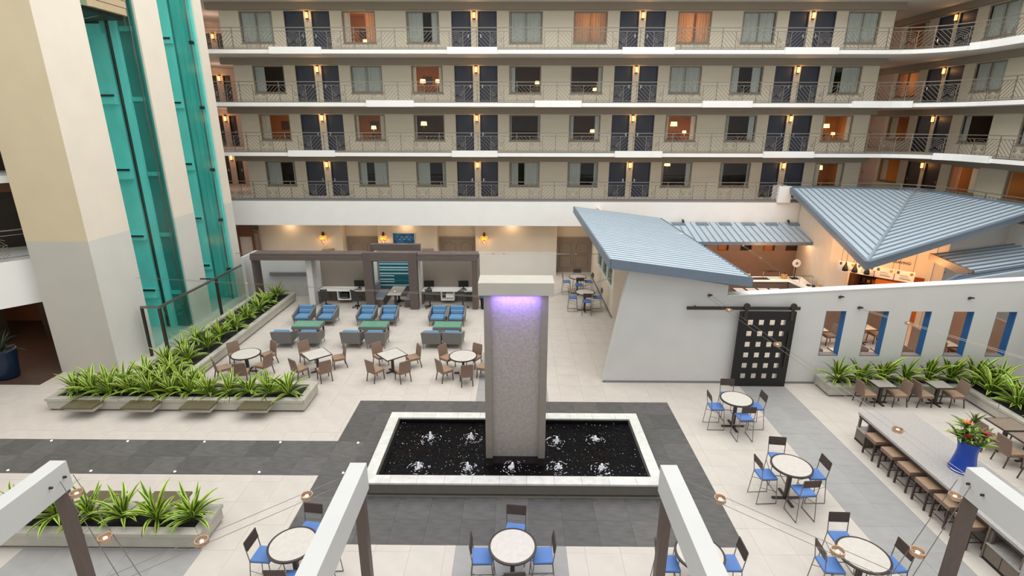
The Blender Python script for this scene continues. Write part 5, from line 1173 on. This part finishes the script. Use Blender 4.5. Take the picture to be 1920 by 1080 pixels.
p, q = (-8.2, 8.05, z), (-3.03, 3.9, z); cable(p, q, 'pair of thin cables from the leftmost beam crossing to the second beam', lamps=[(u_at(p, q, 7.62), 'beside the leftmost foreground beam'), (u_at(p, q, 6.6), 'before the foreground planter')])
p, q = (-3.03, 8.1, z), (-8.2, 3.7, z); cable(p, q, 'pair of thin cables from the second beam crossing back to the leftmost beam', lamps=[(u_at(p, q, 7.6), 'left of the second foreground beam'), (u_at(p, q, 6.55), 'at the right end of the foreground planter')])
p, q = (2.95, 8.1, z), (8.13, 3.7, z); cable(p, q, 'pair of thin cables from the third beam crossing to the rightmost beam', lamps=[(u_at(p, q, 7.6), 'right of the third foreground beam'), (u_at(p, q, 6.45), 'over the lower right bar table')])
p, q = (8.13, 8.1, z), (2.95, 3.9, z); cable(p, q, 'pair of thin cables from the rightmost beam crossing back to the third beam', lamps=[(u_at(p, q, 7.72), 'left of the rightmost foreground beam'), (u_at(p, q, 6.45), 'over the grey floor strip at the lower right')])
p, q = (6.95, 17.88, 3.4), (8.22, 8.15, 3.15); cable(p, q, 'pair of long cables from the restaurant wall to the rightmost beam', lamps=[(u_at(p, q, 16.6), 'before the barn door track'), (u_at(p, q, 13.9), 'before the lower corner of the barn door'), (u_at(p, q, 9.7), 'over the granite communal table')])
p, q = (12.31, 17.88, 3.0), (15.4, 11.0, 3.1); cable(p, q, 'pair of cables crossing in front of the restaurant windows', sep=.14, lamps=[(.22, 'in front of the third restaurant window')])
p, q = (-15.48, 20.45, 3.28), (-.85, 13.0, 5.0); cable(p, q, 'two fine cables from the tower to the fountain column', sep=.1, r=.005, lamps=[(.42, 'over the left lounge group'), (.82, 'over the right square table')], s=.6)
p, q = (-15.48, 28.1, 2.45), (4.78, 28.9, 2.3); cable(p, q, 'two fine cables before the wood canopy', sep=.12, r=.007, lamps=[(u, 'before the wood canopy, %s from the left' % ORD[i]) for i, u in enumerate((.16, .27, .37, .41, .49, .55, .63, .7, .73, .93))], s=.6)
p, q = (.85, 13.0, 5.0), (4.78, 25.2, 2.0); cable(p, q, 'two fine cables from the fountain column to the annex', sep=.1, r=.005, lamps=[(.9, 'near the annex windows')], s=.6)
p, q = (12.6, 28.98, 2.88), (10.4, 18.05, 3.62); cable(p, q, 'two fine cables from the lean-to roof over the restaurant', sep=.1, r=.006, lamps=[(.05, 'at the lean-to eave'), (.2, 'over the buffet counter'), (.4, 'over the restaurant tables')], s=.6)
for k, (x, z_) in enumerate(((6.9, 3.46), (11.56, 3.42), (16.15, 3.4), (12.31, 3.02))):
    t = thing('cable_anchor', 'small steel cable anchor on the restaurant wall, ' + ('left of the barn door track', 'above the first window', 'above the fourth window', 'between the first two windows')[k], 'bracket', (x, 17.9, z_), 0, 'cable anchors on the restaurant wall')
    MB().tube([(0, 0, 0), (0, -.02, 0)], .06, 12).build('plate', STEEL, t)
    MB().tube([(-.03, -.02, 0), (-.03, -.12, .03)], .022, 7).build('hook', DARKM, t); MB().tube([(.04, -.02, .02), (.04, -.14, .05)], .03, 7).build('clamp', DARKM, t)
for k, (x, y, z_) in enumerate(((10.0, 31.55, 3.75), (16.3, 31.55, 3.75))):
    t = thing('spotlight', 'tiny dark spotlight on the parapet above the lean-to roof, %s one' % ('left', 'right')[k], 'spotlight', (x, y, z_)); MB().tube([(0, 0, 0), (0, -.12, .05)], .03, 7).build('arm', DARKM, t); MB().tube([(0, -.1, .05), (0, -.25, -.02)], .06, 9).build('head', DARKM, t)
